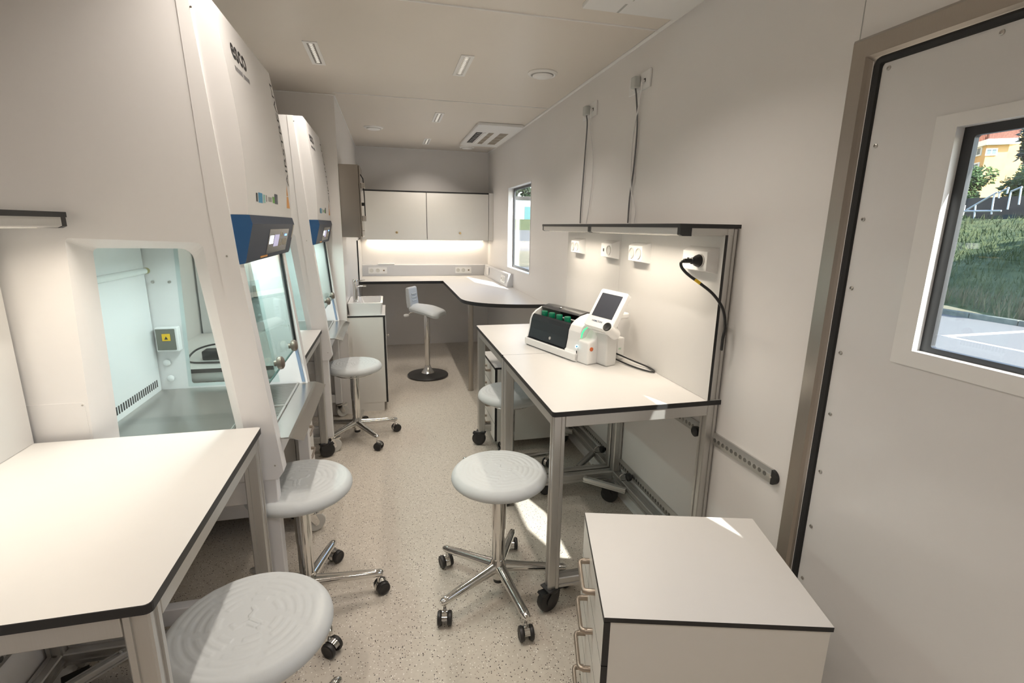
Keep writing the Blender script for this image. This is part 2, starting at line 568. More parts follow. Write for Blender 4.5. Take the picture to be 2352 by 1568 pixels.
# white corner beads, ceiling joints, wall joint
def bead(name, p0, p1, r=0.009):
    mb = MB(); mb.tube([p0, p1], r, 8)
    struct(mb, name, TRIMW)
bead('trim_1', (XR - 0.004, YN, ZC - 0.004), (XR - 0.004, YB, ZC - 0.004))
bead('trim_2', (XBUMP, YB - 0.004, ZC - 0.004), (XR, YB - 0.004, ZC - 0.004), 0.005)
bead('trim_3', (XBUMP + 0.004, YBUMP, ZC - 0.004), (XBUMP + 0.004, YB, ZC - 0.004), 0.005)
bead('trim_4', (XL, YBUMP - 0.004, ZC - 0.004), (XBUMP, YBUMP - 0.004, ZC - 0.004), 0.005)
bead('trim_5', (XR - 0.003, YB - 0.003, 0.9), (XR - 0.003, YB - 0.003, ZC), 0.004)
bead('trim_6', (XL, 2.309, ZC), (XR, 2.309, ZC), 0.006)
bead('trim_7', (XBUMP, 3.928, ZC - 0.001), (XR, 3.928, ZC - 0.001), 0.0035)
struct(MB().box(XR - 0.001, XR + 0.001, 1.2115, 1.2135, 2.0, ZC), 'trim_8', GREYP)
struct(MB().prism([(0.0, 0.0), (-0.016, 0.0), (-0.006, 0.012), (-0.004, 0.05), (0, 0.05)], 'y', 1.24, YB), 'baseboard_right', TRIMW).location = (XR, 0, 0)
struct(MB().prism([(0.0, 0.0), (0.016, 0.0), (0.006, 0.012), (0.004, 0.05), (0, 0.05)], 'y', YN, YBUMP), 'baseboard_left', TRIMW).location = (XL, 0, 0)

# far window: reveal liner, dark gasket, pane
w1 = MB().holed(rect(WIN_Y0, WIN_Y1, WIN_Z0, WIN_Z1), rect(WIN_Y0 + 0.008, WIN_Y1 - 0.008, WIN_Z0 + 0.008, WIN_Z1 - 0.008), rect(WIN_Y0 + 0.008, WIN_Y1 - 0.008, WIN_Z0 + 0.008, WIN_Z1 - 0.008), 'x', XR - 0.004, XR + T)
win1 = struct(w1, 'window_1', WHITEP)
MB().holed(rect(WIN_Y0 + 0.008, WIN_Y1 - 0.008, WIN_Z0 + 0.008, WIN_Z1 - 0.008), rect(WIN_Y0 + 0.03, WIN_Y1 - 0.03, WIN_Z0 + 0.03, WIN_Z1 - 0.03), rect(WIN_Y0 + 0.03, WIN_Y1 - 0.03, WIN_Z0 + 0.03, WIN_Z1 - 0.03), 'x', XR + 0.052, XR + 0.07).build('window_gasket', DARKFR, win1)
MB().box(XR + 0.058, XR + 0.064, WIN_Y0 + 0.02, WIN_Y1 - 0.02, WIN_Z0 + 0.02, WIN_Z1 - 0.02).build('pane', GLASS_W, win1)

# door: steel frame, rubber seal, leaf with its own window
dframe = MB()
FO = 0.067
secs = [(0, 0), (0.010, -0.012), (0.052, -0.012), (0.058, -0.004), (0.067, 0.004)]
def frame_side(mb, horizontal):
    # mitred band around the opening, drawn as a section swept along left, top, right
    pts = []
    for s_, dx in secs:
        k = FO - s_
        pts.append([(XR + dx, DOOR_Y1 + k, 0.0), (XR + dx, DOOR_Y1 + k, DOOR_Z1 + k - 0.012), (XR + dx, DOOR_Y0 - k, DOOR_Z1 + k - 0.012), (XR + dx, DOOR_Y0 - k, 0.0)])
    o = len(mb.v)
    for row in pts: mb.v += row
    for i in range(len(pts) - 1):
        for j in range(3):
            mb.f.append([o + i * 4 + j, o + i * 4 + j + 1, o + (i + 1) * 4 + j + 1, o + (i + 1) * 4 + j]); mb.m.append(0); mb.sm.append(False)
frame_side(dframe, False)
fr_ob = struct(dframe, 'door_frame_1', STEELV)
fr_ob.modifiers.new('sheet', 'SOLIDIFY').thickness = -0.002
seal = MB()
sy0, sy1, sz1 = DOOR_Y0, DOOR_Y1, DOOR_Z1
path = [(XR + 0.006, sy1 - 0.012, 0.012), (XR + 0.006, sy1 - 0.012, sz1 - 0.024), (XR + 0.006, sy1 - 0.016, sz1 - 0.016), (XR + 0.006, sy1 - 0.024, sz1 - 0.012), (XR + 0.006, sy0 + 0.024, sz1 - 0.012), (XR + 0.006, sy0 + 0.012, sz1 - 0.024), (XR + 0.006, sy0 + 0.012, 0.012)]
seal.tube(path, 0.0125, 8)
seal.build('rubber_seal', RUBBER, fr_ob)
MB().holed(rect(DOOR_Y0, DOOR_Y1, DOOR_Z0, DOOR_Z1), rect(DOOR_Y0 + 0.026, DOOR_Y1 - 0.026, DOOR_Z0 + 0.019, DOOR_Z1 - 0.024), rect(DOOR_Y0 + 0.026, DOOR_Y1 - 0.026, DOOR_Z0 + 0.019, DOOR_Z1 - 0.024), 'x', XR + 0.010, XR + 0.07).build('door_rebate', DARKFR, fr_ob)
LY0, LY1, LZ0, LZ1 = DOOR_Y0 + 0.024, DOOR_Y1 - 0.024, 0.03, DOOR_Z1 - 0.022
DWY0, DWY1, DWZ0, DWZ1 = 0.215, 0.925, 1.213, 1.738
leaf = MB().holed(rounded(rect(LY0, LY1, LZ0, LZ1), 0.012), rect(DWY0, DWY1, DWZ0, DWZ1), rect(DWY0, DWY1, DWZ0, DWZ1), 'x', XR + 0.004, XR + T)
leaf_ob = struct(leaf, 'door_1', DOORW)
leaf_ob['label'] = 'white container door leaf with a square window in steel frame'
cas = MB().holed(rect(DWY0 - 0.045, DWY1 + 0.045, DWZ0 - 0.035, DWZ1 + 0.026), rect(DWY0 + 0.004, DWY1 - 0.004, DWZ0 + 0.004, DWZ1 - 0.004), rect(DWY0 + 0.004, DWY1 - 0.004, DWZ0 + 0.004, DWZ1 - 0.004), 'x', XR + 0.0015, XR + 0.042)
cas.build('window_casing', WHITEP, leaf_ob)
dg = MB().holed(rect(DWY0 + 0.004, DWY1 - 0.004, DWZ0 + 0.004, DWZ1 - 0.004), rounded(rect(DWY0 + 0.028, DWY1 - 0.028, DWZ0 + 0.017, DWZ1 - 0.024), 0.006), rounded(rect(DWY0 + 0.028, DWY1 - 0.028, DWZ0 + 0.017, DWZ1 - 0.024), 0.006), 'x', XR + 0.026, XR + 0.040)
dg.build('window_frame', DARKFR, leaf_ob)
MB().box(XR + 0.030, XR + 0.036, DWY0 + 0.02, DWY1 - 0.02, DWZ0 + 0.01, DWZ1 - 0.015).build('pane', GLASS_W, leaf_ob)
scr = MB().lathe([(0.0058, 0), (0.0054, 0.0022), (0.003, 0.003), (0.003, 0.0016), (0.0005, 0.0016)], (0, 0, 0), (-1, 0, 0), 12)
scr_src = scr.build('screw', STEEL, leaf_ob)
scr_src.location = (XR + 0.004, LY1 - 0.018, LZ1 - 0.016)
for k in range(1, 10):
    instance(scr_src, leaf_ob, (XR + 0.004, LY1 - 0.018, LZ1 - 0.016 - 0.186 * k))
for k in range(1, 5):
    instance(scr_src, leaf_ob, (XR + 0.004, LY1 - 0.018 - 0.245 * k, LZ1 - 0.016))

# ------------------------------------------------------------------ casters
def make_bench_caster(parent, loc, rotz, src=None):
    if src is not None:
        c = copy_tree(src, parent)
        c.location = loc; c.rotation_euler = (0, 0, rotz)
        return c
    b = MB()
    b.box(-0.035, 0.035, -0.03, 0.03, 0.098, 0.104, bev=0.002)
    b.lathe([(0.027, 0.085), (0.029, 0.09), (0.029, 0.098), (0.02, 0.099)], seg=20)
    for s_ in (-1, 1):
        b.prism([(-0.026, 0.088), (0.012, 0.09), (0.034, 0.06), (0.034, 0.04), (0.018, 0.035), (-0.022, 0.06)], 'y', s_ * 0.019, s_ * 0.023)
    b.prism([(0.012, 0.09), (0.055, 0.094), (0.06, 0.088), (0.036, 0.07), (0.03, 0.075)], 'y', -0.016, 0.016)
    c = b.build('caster', BLACK, parent)
    w = MB().lathe([(0.012, -0.017), (0.040, -0.017), (0.046, -0.013), (0.048, 0), (0.046, 0.013), (0.040, 0.017), (0.012, 0.017)], (0.016, 0, 0.048), 'y', 28)
    w.build('wheel', WHEEL, c)
    c.location = loc; c.rotation_euler = (0, 0, rotz)
    return c

# ------------------------------------------------------------------ workbenches
bench_caster = None

def socket_box(parent, lx, ly, z, w=0.165, h=0.095, d=0.038, kinds=('s', 's'), name='socket_box'):
    """surface socket box on the back panel; faces -x in bench space, slanted top and bottom edges"""
    b = MB()
    y0, y1, z0, z1 = ly - w / 2, ly + w / 2, z - h / 2, z + h / 2
    i = 0.016
    v = [(lx, y0, z0), (lx, y1, z0), (lx, y1, z1), (lx, y0, z1), (lx - d, y0 + i, z0 + i * 0.5), (lx - d, y1 - i, z0 + i * 0.5), (lx - d, y1 - i, z1 - i), (lx - d, y0 + i, z1 - i)]
    b.add(v, [(0, 1, 2, 3), (4, 5, 6, 7), (0, 1, 5, 4), (1, 2, 6, 5), (2, 3, 7, 6), (3, 0, 4, 7)])
    o = b.build(name, WHITEP, parent)
    n = len(kinds)
    for k, kd in enumerate(kinds):
        cy = y0 + i + (w - 2 * i) * (k + 0.5) / n
        if kd == 's':
            q = MB().lathe([(0.0255, -0.001), (0.0255, 0.004), (0.0225, 0.004), (0.0205, 0.0006), (0.001, 0.0006)], (lx - d, cy, z - 0.003), (-1, 0, 0), 24)
            so = q.build('socket', mat('socket_shade', (0.60, 0.59, 0.57), 0.4, noise=0.02), o)
        else:
            q = MB().box(lx - d - 0.001, lx - d + 0.002, cy - 0.007, cy + 0.007, z - 0.012, z + 0.004)
            q.build('data_port', BLACK, o)
    return o

def make_bench(label, x0, y0, w, side, depth=0.695, group='aluminium framed laboratory workbenches', uprights=True, sockets=(), braces=True):
    """side +1: on the right, back towards +X; -1: on the left, turned half round"""
    global bench_caster
    rz = 0.0 if side > 0 else math.pi
    root = thing('workbench', label, 'workbench', (x0, y0 if side > 0 else y0 + w, 0), rz, group)
    top = MB()
    cs = rounded([(0, 0), (depth, 0), (depth, w), (0, w)], [0.012, 0.002, 0.002, 0.012], 4)
    n = len(cs)
    e = 0.0012
    ins = rounded([(e, e), (depth - e, e), (depth - e, w - e), (e, w - e)], [0.011, 0.002, 0.002, 0.011], 4)
    z0, z1 = 0.833, 0.852
    top.v += [(p[0], p[1], z0) for p in cs] + [(p[0], p[1], z1 - 0.001) for p in cs] + [(p[0], p[1], z1) for p in ins]
    top.f.append(list(range(n))[::-1]); top.m.append(0); top.sm.append(False)
    top.f.append([2 * n + i for i in range(n)]); top.m.append(0); top.sm.append(False)
    for i in range(n):
        j = (i + 1) % n
        top.f.append([i, j, n + j, n + i]); top.m.append(1); top.sm.append(False)
        top.f.append([n + i, n + j, 2 * n + j, 2 * n + i]); top.m.append(1); top.sm.append(False)
    top.build('table_top', [HPL, BLACKE], root)
    c = 0.008 + 0.0225
    zt = 0.833
    bx = depth - 0.03
    for ly in (c, w - c):
        extrusion(MB(), (c, ly, 0.104), (c, ly, zt)).build('leg', ALU, root)
        extrusion(MB(), (bx, ly, 0.10), (bx, ly, 1.505 if uprights else zt)).build('leg', ALU, root)
        MB().box(c + 0.0225, bx - 0.0225, ly - 0.0225, ly + 0.0225, zt - 0.045, zt - 0.0005, bev=0.002).build('side_rail', ALU, root)
        extrusion(MB(), (c + 0.0225, ly, 0.128), (bx - 0.0225, ly, 0.128)).build('lower_rail', ALU, root)
    MB().box(c - 0.0225, c + 0.0225, c + 0.0225, w - c - 0.0225, zt - 0.045, zt - 0.0005, bev=0.002).build('front_rail', ALU, root)
    extrusion(MB(), (bx, c + 0.0225, zt - 0.0225), (bx, w - c - 0.0225, zt - 0.0225)).build('back_rail', ALU, root)
    extrusion(MB(), (bx, c + 0.0225, 0.128), (bx, w - c - 0.0225, 0.128)).build('back_rail', ALU, root)
    # corner braces carrying the rear casters
    if braces:
        for ly, sg in ((c, 1), (w - c, -1)):
            br = extrusion(MB(), (bx - 0.20, ly + sg * 0.03, 0.128), (bx - 0.028, ly + sg * 0.20, 0.128), 0.03).build('corner_brace', ALU, root)
            cp = MB().lathe([(0.006, 0), (0.006, 0.004), (0.003, 0.006)], (bx - 0.19, ly + sg * 0.04, 0.1425), 'z', 10)
            cp.build('bolt', CHROME, br)
    spots = [(c, c, R(200)), (c, w - c, R(160)), (bx - 0.075, 0.10, R(30)), (bx - 0.075, w - 0.10, R(-40))]
    for lx, ly, a in spots:
        k = make_bench_caster(root, (lx, ly, 0), a, bench_caster)
        if bench_caster is None:
            bench_caster = k
    if uprights:
        px = depth - 0.0525
        pn = MB().box(px - 0.012, px, 0.0, w, 0.853, 1.483, 0)
        for i in range(len(pn.f)):
            if i in (1, 2):
                pn.m[i] = 1
        pn.build('back_panel', [HPL, BLACKE], root)
        sh = MB().box(depth - 0.25, depth, 0.0, w, 1.507, 1.521, 0, sides=1)
        sh.build('shelf', [HPL, BLACKE], root)
        for ly in (0.03, w - 0.03):
            MB().box(depth - 0.21, px + 0.03, ly - 0.02, ly + 0.02, 1.48, 1.507, bev=0.002).build('shelf_bracket', ALU, root)
        lamp = MB().prism([(depth - 0.247, 1.507), (depth - 0.247, 1.484), (depth - 0.236, 1.479), (depth - 0.203, 1.479), (depth - 0.203, 1.507)], 'y', 0.022, w - 0.022)
        lo = lamp.build('shelf_lamp', ALU, root)
        lo['label'] = 'slim aluminium lamp under the shelf edge'
        for ly in (0.0, w - 0.022):
            MB().prism([(depth - 0.2475, 1.507), (depth - 0.2475, 1.483), (depth - 0.237, 1.478), (depth - 0.202, 1.478), (depth - 0.202, 1.507)], 'y', ly + 0.001, ly + 0.021).build('end_cap', BLACK, lo)
        MB().box(depth - 0.232, depth - 0.207, 0.10, w - 0.10, 1.4788, 1.481).build('diffuser', mat('lamp_diffuser', (0.9, 0.88, 0.84), 0.5, emit=(1.0, 0.85, 0.66), emit_s=6.0, noise=0.01), lo)
        area_light('shelf_lamp_light', (depth - 0.2195, w / 2, 1.4765), 0.02, w - 0.20, STRIP_W, (1.0, 0.88, 0.72), lo, 150)
        for ly, kinds, ww in sockets:
            socket_box(root, px - 0.012, ly, 1.39, w=ww, kinds=kinds)
    return root

bR1 = make_bench('right-hand workbench standing nearest the door, bare white top', 0.552, 1.595, 0.8355, 1, sockets=((0.12, ('s', 'd'), 0.19), (0.605, ('s', 's'), 0.165)))
bR2 = make_bench('right-hand workbench farther from the door, under the curved worktop end', 0.552, 2.431, 0.806, 1, sockets=((0.10, ('s', 'd'), 0.165), (0.575, ('s', 's'), 0.165)))
bA = make_bench('left-hand workbench in the foreground with black edged white top', -0.426, 0.862, 0.802, -1, depth=0.684, sockets=((0.2, ('s', 's'), 0.165),))
bB = make_bench('left-hand workbench standing between the two safety cabinets', -0.428, 2.43, 0.825, -1, depth=0.682, uprights=False)

# ------------------------------------------------------------------ round swivel stools
def seat_mesh():
    rr = 0.186
    nr, ns = 64, 224
    mb = MB()
    rings = [0.004, 0.0]
    prof = []
    for i in range(nr + 1):
        r = rr * i / nr
        prof.append(r)
    figs = [[(-0.030, 0.020), (-0.034, 0.006), (-0.020, 0.0), (-0.012, -0.006), (-0.012, -0.030)], [(0.030, 0.020), (0.024, 0.006), (0.008, 0.004), (0.0, -0.006), (0.0, -0.030)], [(-0.013, -0.042), (-0.011, -0.044)], [(0.0, -0.042), (0.002, -0.044)]]
    def seg_d(x, y, a, b):
        ax, ay = a; bx, by = b
        dx, dy = bx - ax, by - ay
        t = max(0, min(1, ((x - ax) * dx + (y - ay) * dy) / (dx * dx + dy * dy + 1e-12)))
        return math.hypot(x - ax - t * dx, y - ay - t * dy)
    def relief(r, a):
        h = 0.0
        for q, rc in enumerate((0.066, 0.086, 0.106, 0.126, 0.146, 0.166)):
            if abs(r - rc) < 0.007:
                sec = 2 * math.pi / 7
                ph = (a + 0.12 * q) % sec
                edge = min(ph, sec - ph) * rc
                if edge > 0.009:
                    d = abs(r - rc)
                    k = min(1.0, (0.007 - d) / 0.0022) * min(1.0, (edge - 0.009) / 0.004)
                    h = max(h, 0.0013 * max(0.0, k))
        if r < 0.055:
            x, y = r * math.cos(a), r * math.sin(a)
            for f in figs:
                for i in range(len(f) - 1):
                    d = seg_d(x, y, f[i], f[i + 1])
                    if d < 0.006:
                        h = max(h, 0.0017 * min(1, (0.006 - d) / 0.002))
        return h
    # top: flat with a rolled rim
    def topz(r):
        z = -0.004 * (r / rr) ** 2
        e = 0.030
        if r > rr - e:
            t = (r - (rr - e)) / e
            z -= 0.030 * (1 - math.sqrt(max(0.0, 1 - t * t)))
        return z
    V = []
    ids = []
    c = len(V); V.append((0, 0, 0.0))
    rad = [rr * (i / nr) for i in range(1, nr - 8)]
    e0 = rr * ((nr - 9) / nr)
    for k in range(1, 11):
        rad.append(e0 + (rr - e0) * math.sin(k / 10 * math.pi / 2))
    for r in rad:
        row = []
        for k in range(ns):
            a = 2 * math.pi * k / ns
            row.append(len(V)); V.append((r * math.cos(a), r * math.sin(a), topz(r) + (relief(r, a) if r < 0.176 else 0)))
        ids.append(row)
    for r, z in ((rr - 0.002, -0.042), (rr - 0.010, -0.050), (rr - 0.028, -0.055), (0.06, -0.055)):
        row = []
        for k in range(ns):
            a = 2 * math.pi * k / ns
            row.append(len(V)); V.append((r * math.cos(a), r * math.sin(a), z))
        ids.append(row)
    F = [[c, ids[0][k], ids[0][(k + 1) % ns]] for k in range(ns)]
    for i in range(len(ids) - 1):
        for k in range(ns):
            k2 = (k + 1) % ns
            F.append([ids[i][k], ids[i + 1][k], ids[i + 1][k2], ids[i][k2]])
    F.append([ids[-1][k] for k in range(ns)][::-1])
    mb.add(V, F, 0, True)
    return mb

def make_stool():
    root = thing('swivel_stool', '', 'stool')
    s_ = seat_mesh().build('seat', SEAT, root, angle=75)
    s_.location = (0, 0, 0.562)
    s_.scale = (1.03, 1.03, 1.0)
    ring = MB()
    pts = [(0.128 * math.cos(R(a)), 0.128 * math.sin(R(a)), 0.487) for a in range(-80, 261, 10)]
    pts = [(0.055, -0.126, 0.524)] + pts[1:-1] + [(-0.055, -0.126, 0.524)]
    pts = [(0.128 * math.cos(R(a)), 0.128 * math.sin(R(a)), 0.487) for a in range(0, 361, 10)]
    ring.tube(pts, 0.0035, 8, caps=False)
    ring.tube([(-0.128, 0, 0.487), (-0.03, 0, 0.499)], 0.003, 6)
    ring.tube([(0.128, 0, 0.487), (0.03, 0, 0.499)], 0.003, 6)
    ring.build('lift_ring', CHROME, root)
    col = MB().lathe([(0.030, 0.30), (0.030, 0.492), (0.034, 0.493), (0.034, 0.499), (0.055, 0.503), (0.055, 0.5075)], seg=28)
    col.build('column_sleeve', CHROME, root)
    col2 = MB().lathe([(0.016, 0.062), (0.026, 0.066), (0.026, 0.17), (0.0275, 0.18), (0.0275, 0.302)], seg=28)
    col2.build('gas_column', CHROME, root)
    MB().lathe([(0.018, 0.045), (0.021, 0.047), (0.021, 0.064)], seg=20).build('column_foot', BLACK, root)
    hub = MB().lathe([(0.026, 0.082), (0.036, 0.086), (0.040, 0.105), (0.036, 0.130), (0.029, 0.150), (0.0275, 0.156)], seg=28)
    hub.build('hub', CHROME, root)
    leg0 = None
    for k in range(5):
        a = 2 * math.pi * k / 5
        if leg0 is None:
            lg = MB()
            path = [(0.026, 0, 0.117), (0.06, 0, 0.114), (0.12, 0, 0.109), (0.19, 0, 0.103), (0.255, 0, 0.097), (0.278, 0, 0.095), (0.288, 0, 0.0935)]
            lg.tube(path, [0.025, 0.0225, 0.0200, 0.0185, 0.0170, 0.0155, 0.010], 16, flat=(1.0, 0.92))
            leg0 = lg.build('leg', CHROME, root)
            lo = leg0
            cb = MB()
            cb.lathe([(0.006, 0.055), (0.006, 0.086)], (0.270, 0, 0), 'z', 10)
            # chrome hood between the twin wheels
            arc = [(0.0285 * math.cos(R(t)), 0.0285 * math.sin(R(t))) for t in range(20, 201, 15)]
            hood = [(0.282 + x, 0.029 + z) for x, z in arc] + [(0.282 - 0.018, 0.029 - 0.006), (0.282 + 0.018, 0.029 + 0.006)]
            cb.prism(hood, 'y', -0.010, 0.010)
            co = cb.build('caster', CHROME, root)
            for s2 in (-1, 1):
                wb = MB().lathe([(0.004, 0.0), (0.0245, 0.0), (0.0275, 0.004), (0.0285, 0.008), (0.0265, 0.0155), (0.021, 0.0175), (0.019, 0.0160), (0.004, 0.0160)], (0.282, s2 * 0.0105, 0.0287), (0, s2, 0), 28)
                wb.build('wheel', WHEEL, co)
            cast0 = co
        else:
            lo = leg0.copy(); COL.objects.link(lo); lo.parent = root
            co = copy_tree(cast0, root)
        lo.rotation_euler = (0, 0, a)
        co.rotation_euler = (0, 0, a)
        # swivel each caster a little differently about its stem
        sw = (0.3, -0.5, 0.9, -0.2, 0.6)[k]
        ca, sa = math.cos(a), math.sin(a)
        st = Vector((0.270 * ca, 0.270 * sa, 0))
        off = Matrix.Rotation(a + sw, 3, 'Z') @ Vector((0.270, 0, 0))
        co.rotation_euler = (0, 0, a + sw)
        co.location = st - off
    return root

stool0 = make_stool()
stools = [
    ((0.396, 1.772), 64, 'grey round stool standing free beside the right-hand bench corner'),
    ((-0.364, 1.145), 56, 'nearest grey round stool, tucked against the left foreground bench'),
    ((-0.362, 1.845), 4, 'grey round stool in front of the nearer safety cabinet'),
    ((-0.268, 3.505), 13, 'grey round stool in front of the farther safety cabinet, by the sink'),
    ((0.668, 2.715), 15, 'grey round stool pushed under the right-hand bench beside a drawer unit'),
]
for i, (p, a, lab) in enumerate(stools):
    o = stool0 if i == 0 else copy_tree(stool0)
    o.location = (p[0], p[1], 0)
    o.rotation_euler = (0, 0, R(a))
    tag(o, lab, 'stool', 'grey round swivel stools')

# ------------------------------------------------------------------ drawer units
def make_drawers():
    """front faces -x; footprint 0.535 x 0.445, top at 0.60"""
    root = thing('drawer_unit', '', 'drawer unit')
    d, w, h = 0.535, 0.445, 0.60
    t = 0.013
    MB().box(0, d, 0, w, h - t, h, 0, sides=1).build('top_panel', [HPL, BLACKE], root)
    for y0, y1 in ((0.004, 0.004 + t), (w - 0.004 - t, w - 0.004)):
        sp = MB().box(0.0165, d - 0.004, y0, y1, 0.075, h - t, 0)
        for i in range(len(sp.f)):
            if i == 5:
                sp.m[i] = 1
        sp.build('side_panel', [HPLF, BLACKE], root)
    MB().box(d - 0.018, d - 0.006, 0.017, w - 0.017, 0.075, h - t).build('back_panel', HPLF, root)
    MB().box(0.02, d - 0.01, 0.017, w - 0.017, 0.075, 0.088).build('bottom_panel', HPLF, root)
    hs = [0.5, 0.5, 0.5, 0.5]
    z1 = h - t - 0.003
    dh = (z1 - 0.078) / 4
    h0 = None
    for k in range(4):
        za = z1 - dh * (k + 1) + 0.0015
        zb = z1 - dh * k - 0.0015
        db = MB().box(0.0, 0.016, 0.003, w - 0.003, za, zb, 0)
        for i in range(len(db.f)):
            if i != 5: db.m[i] = 1
        dr = db.build('drawer', [HPLF, BLACKE], root)
        MB().box(0.016, d - 0.06, 0.03, w - 0.03, za + 0.01, zb - 0.03).build('drawer_box', GREYP, dr)
        zc = (za + zb) / 2 + 0.018
        hb = MB()
        hw = 0.064
        yc = w / 2
        pts = [(0.001, yc - hw, zc), (-0.020, yc - hw, zc), (-0.028, yc - hw + 0.004, zc), (-0.031, yc - hw + 0.012, zc), (-0.031, yc + hw - 0.012, zc), (-0.028, yc + hw - 0.004, zc), (-0.020, yc + hw, zc), (0.001, yc + hw, zc)]
        hb.tube(pts, [0.0085, 0.0085, 0.0076, 0.0062, 0.0062, 0.0076, 0.0085, 0.0085], 12)
        hb.build('handle', mat('satin_nickel', (0.40, 0.34, 0.285), 0.34, metal=0.9, noise=0.03), dr)
    for lx, ly in ((0.06, 0.06), (0.06, w - 0.06), (d - 0.06, 0.06), (d - 0.06, w - 0.06)):
        cb = MB().box(lx - 0.025, lx + 0.025, ly - 0.02, ly + 0.02, 0.068, 0.075)
        cb.box(lx - 0.014, lx + 0.014, ly - 0.017, ly - 0.014, 0.025, 0.068)
        cb.box(lx - 0.014, lx + 0.014, ly + 0.014, ly + 0.017, 0.025, 0.068)
        ca = cb.build('caster', BLACK, root)
        MB().lathe([(0.006, -0.012), (0.022, -0.012), (0.025, -0.008), (0.025, 0.008), (0.022, 0.012), (0.006, 0.012)], (lx, ly, 0.025), 'y', 18).build('wheel', WHEEL, ca)
    return root

dr0 = make_drawers()
dr0.location = (0.464, 0.917, 0)
dr0.rotation_euler = (0, 0, R(-16.0))
tag(dr0, 'white drawer unit in the right foreground, turned askew before the door', 'drawer unit', 'white mobile drawer units')
dr1 = copy_tree(dr0)
dr1.location = (0.648, 3.06, 0); dr1.rotation_euler = (0, 0, 0)
tag(dr1, 'white drawer unit standing under the far right-hand bench', 'drawer unit', 'white mobile drawer units')
dr2 = copy_tree(dr0)
dr2.location = (-0.47, 2.90, 0); dr2.rotation_euler = (0, 0, math.pi)
tag(dr2, 'white drawer unit under the left bench between the safety cabinets', 'drawer unit', 'white mobile drawer units')

# ------------------------------------------------------------------ biosafety cabinets
BW = 0.715
HOOD = [(2.102, -0.449), (2.04, -0.441), (1.974, -0.430), (1.855, -0.4165), (1.738, -0.4075), (1.63, -0.4055), (1.524, -0.4085)]
def hood_x(z):
    zs = [a for a, _ in HOOD]
    for i in range(len(HOOD) - 1):
        if HOOD[i][0] >= z >= HOOD[i + 1][0]:
            t = (HOOD[i][0] - z) / (HOOD[i][0] - HOOD[i + 1][0])
            return HOOD[i][1] + t * (HOOD[i + 1][1] - HOOD[i][1])
    return HOOD[-1][1]

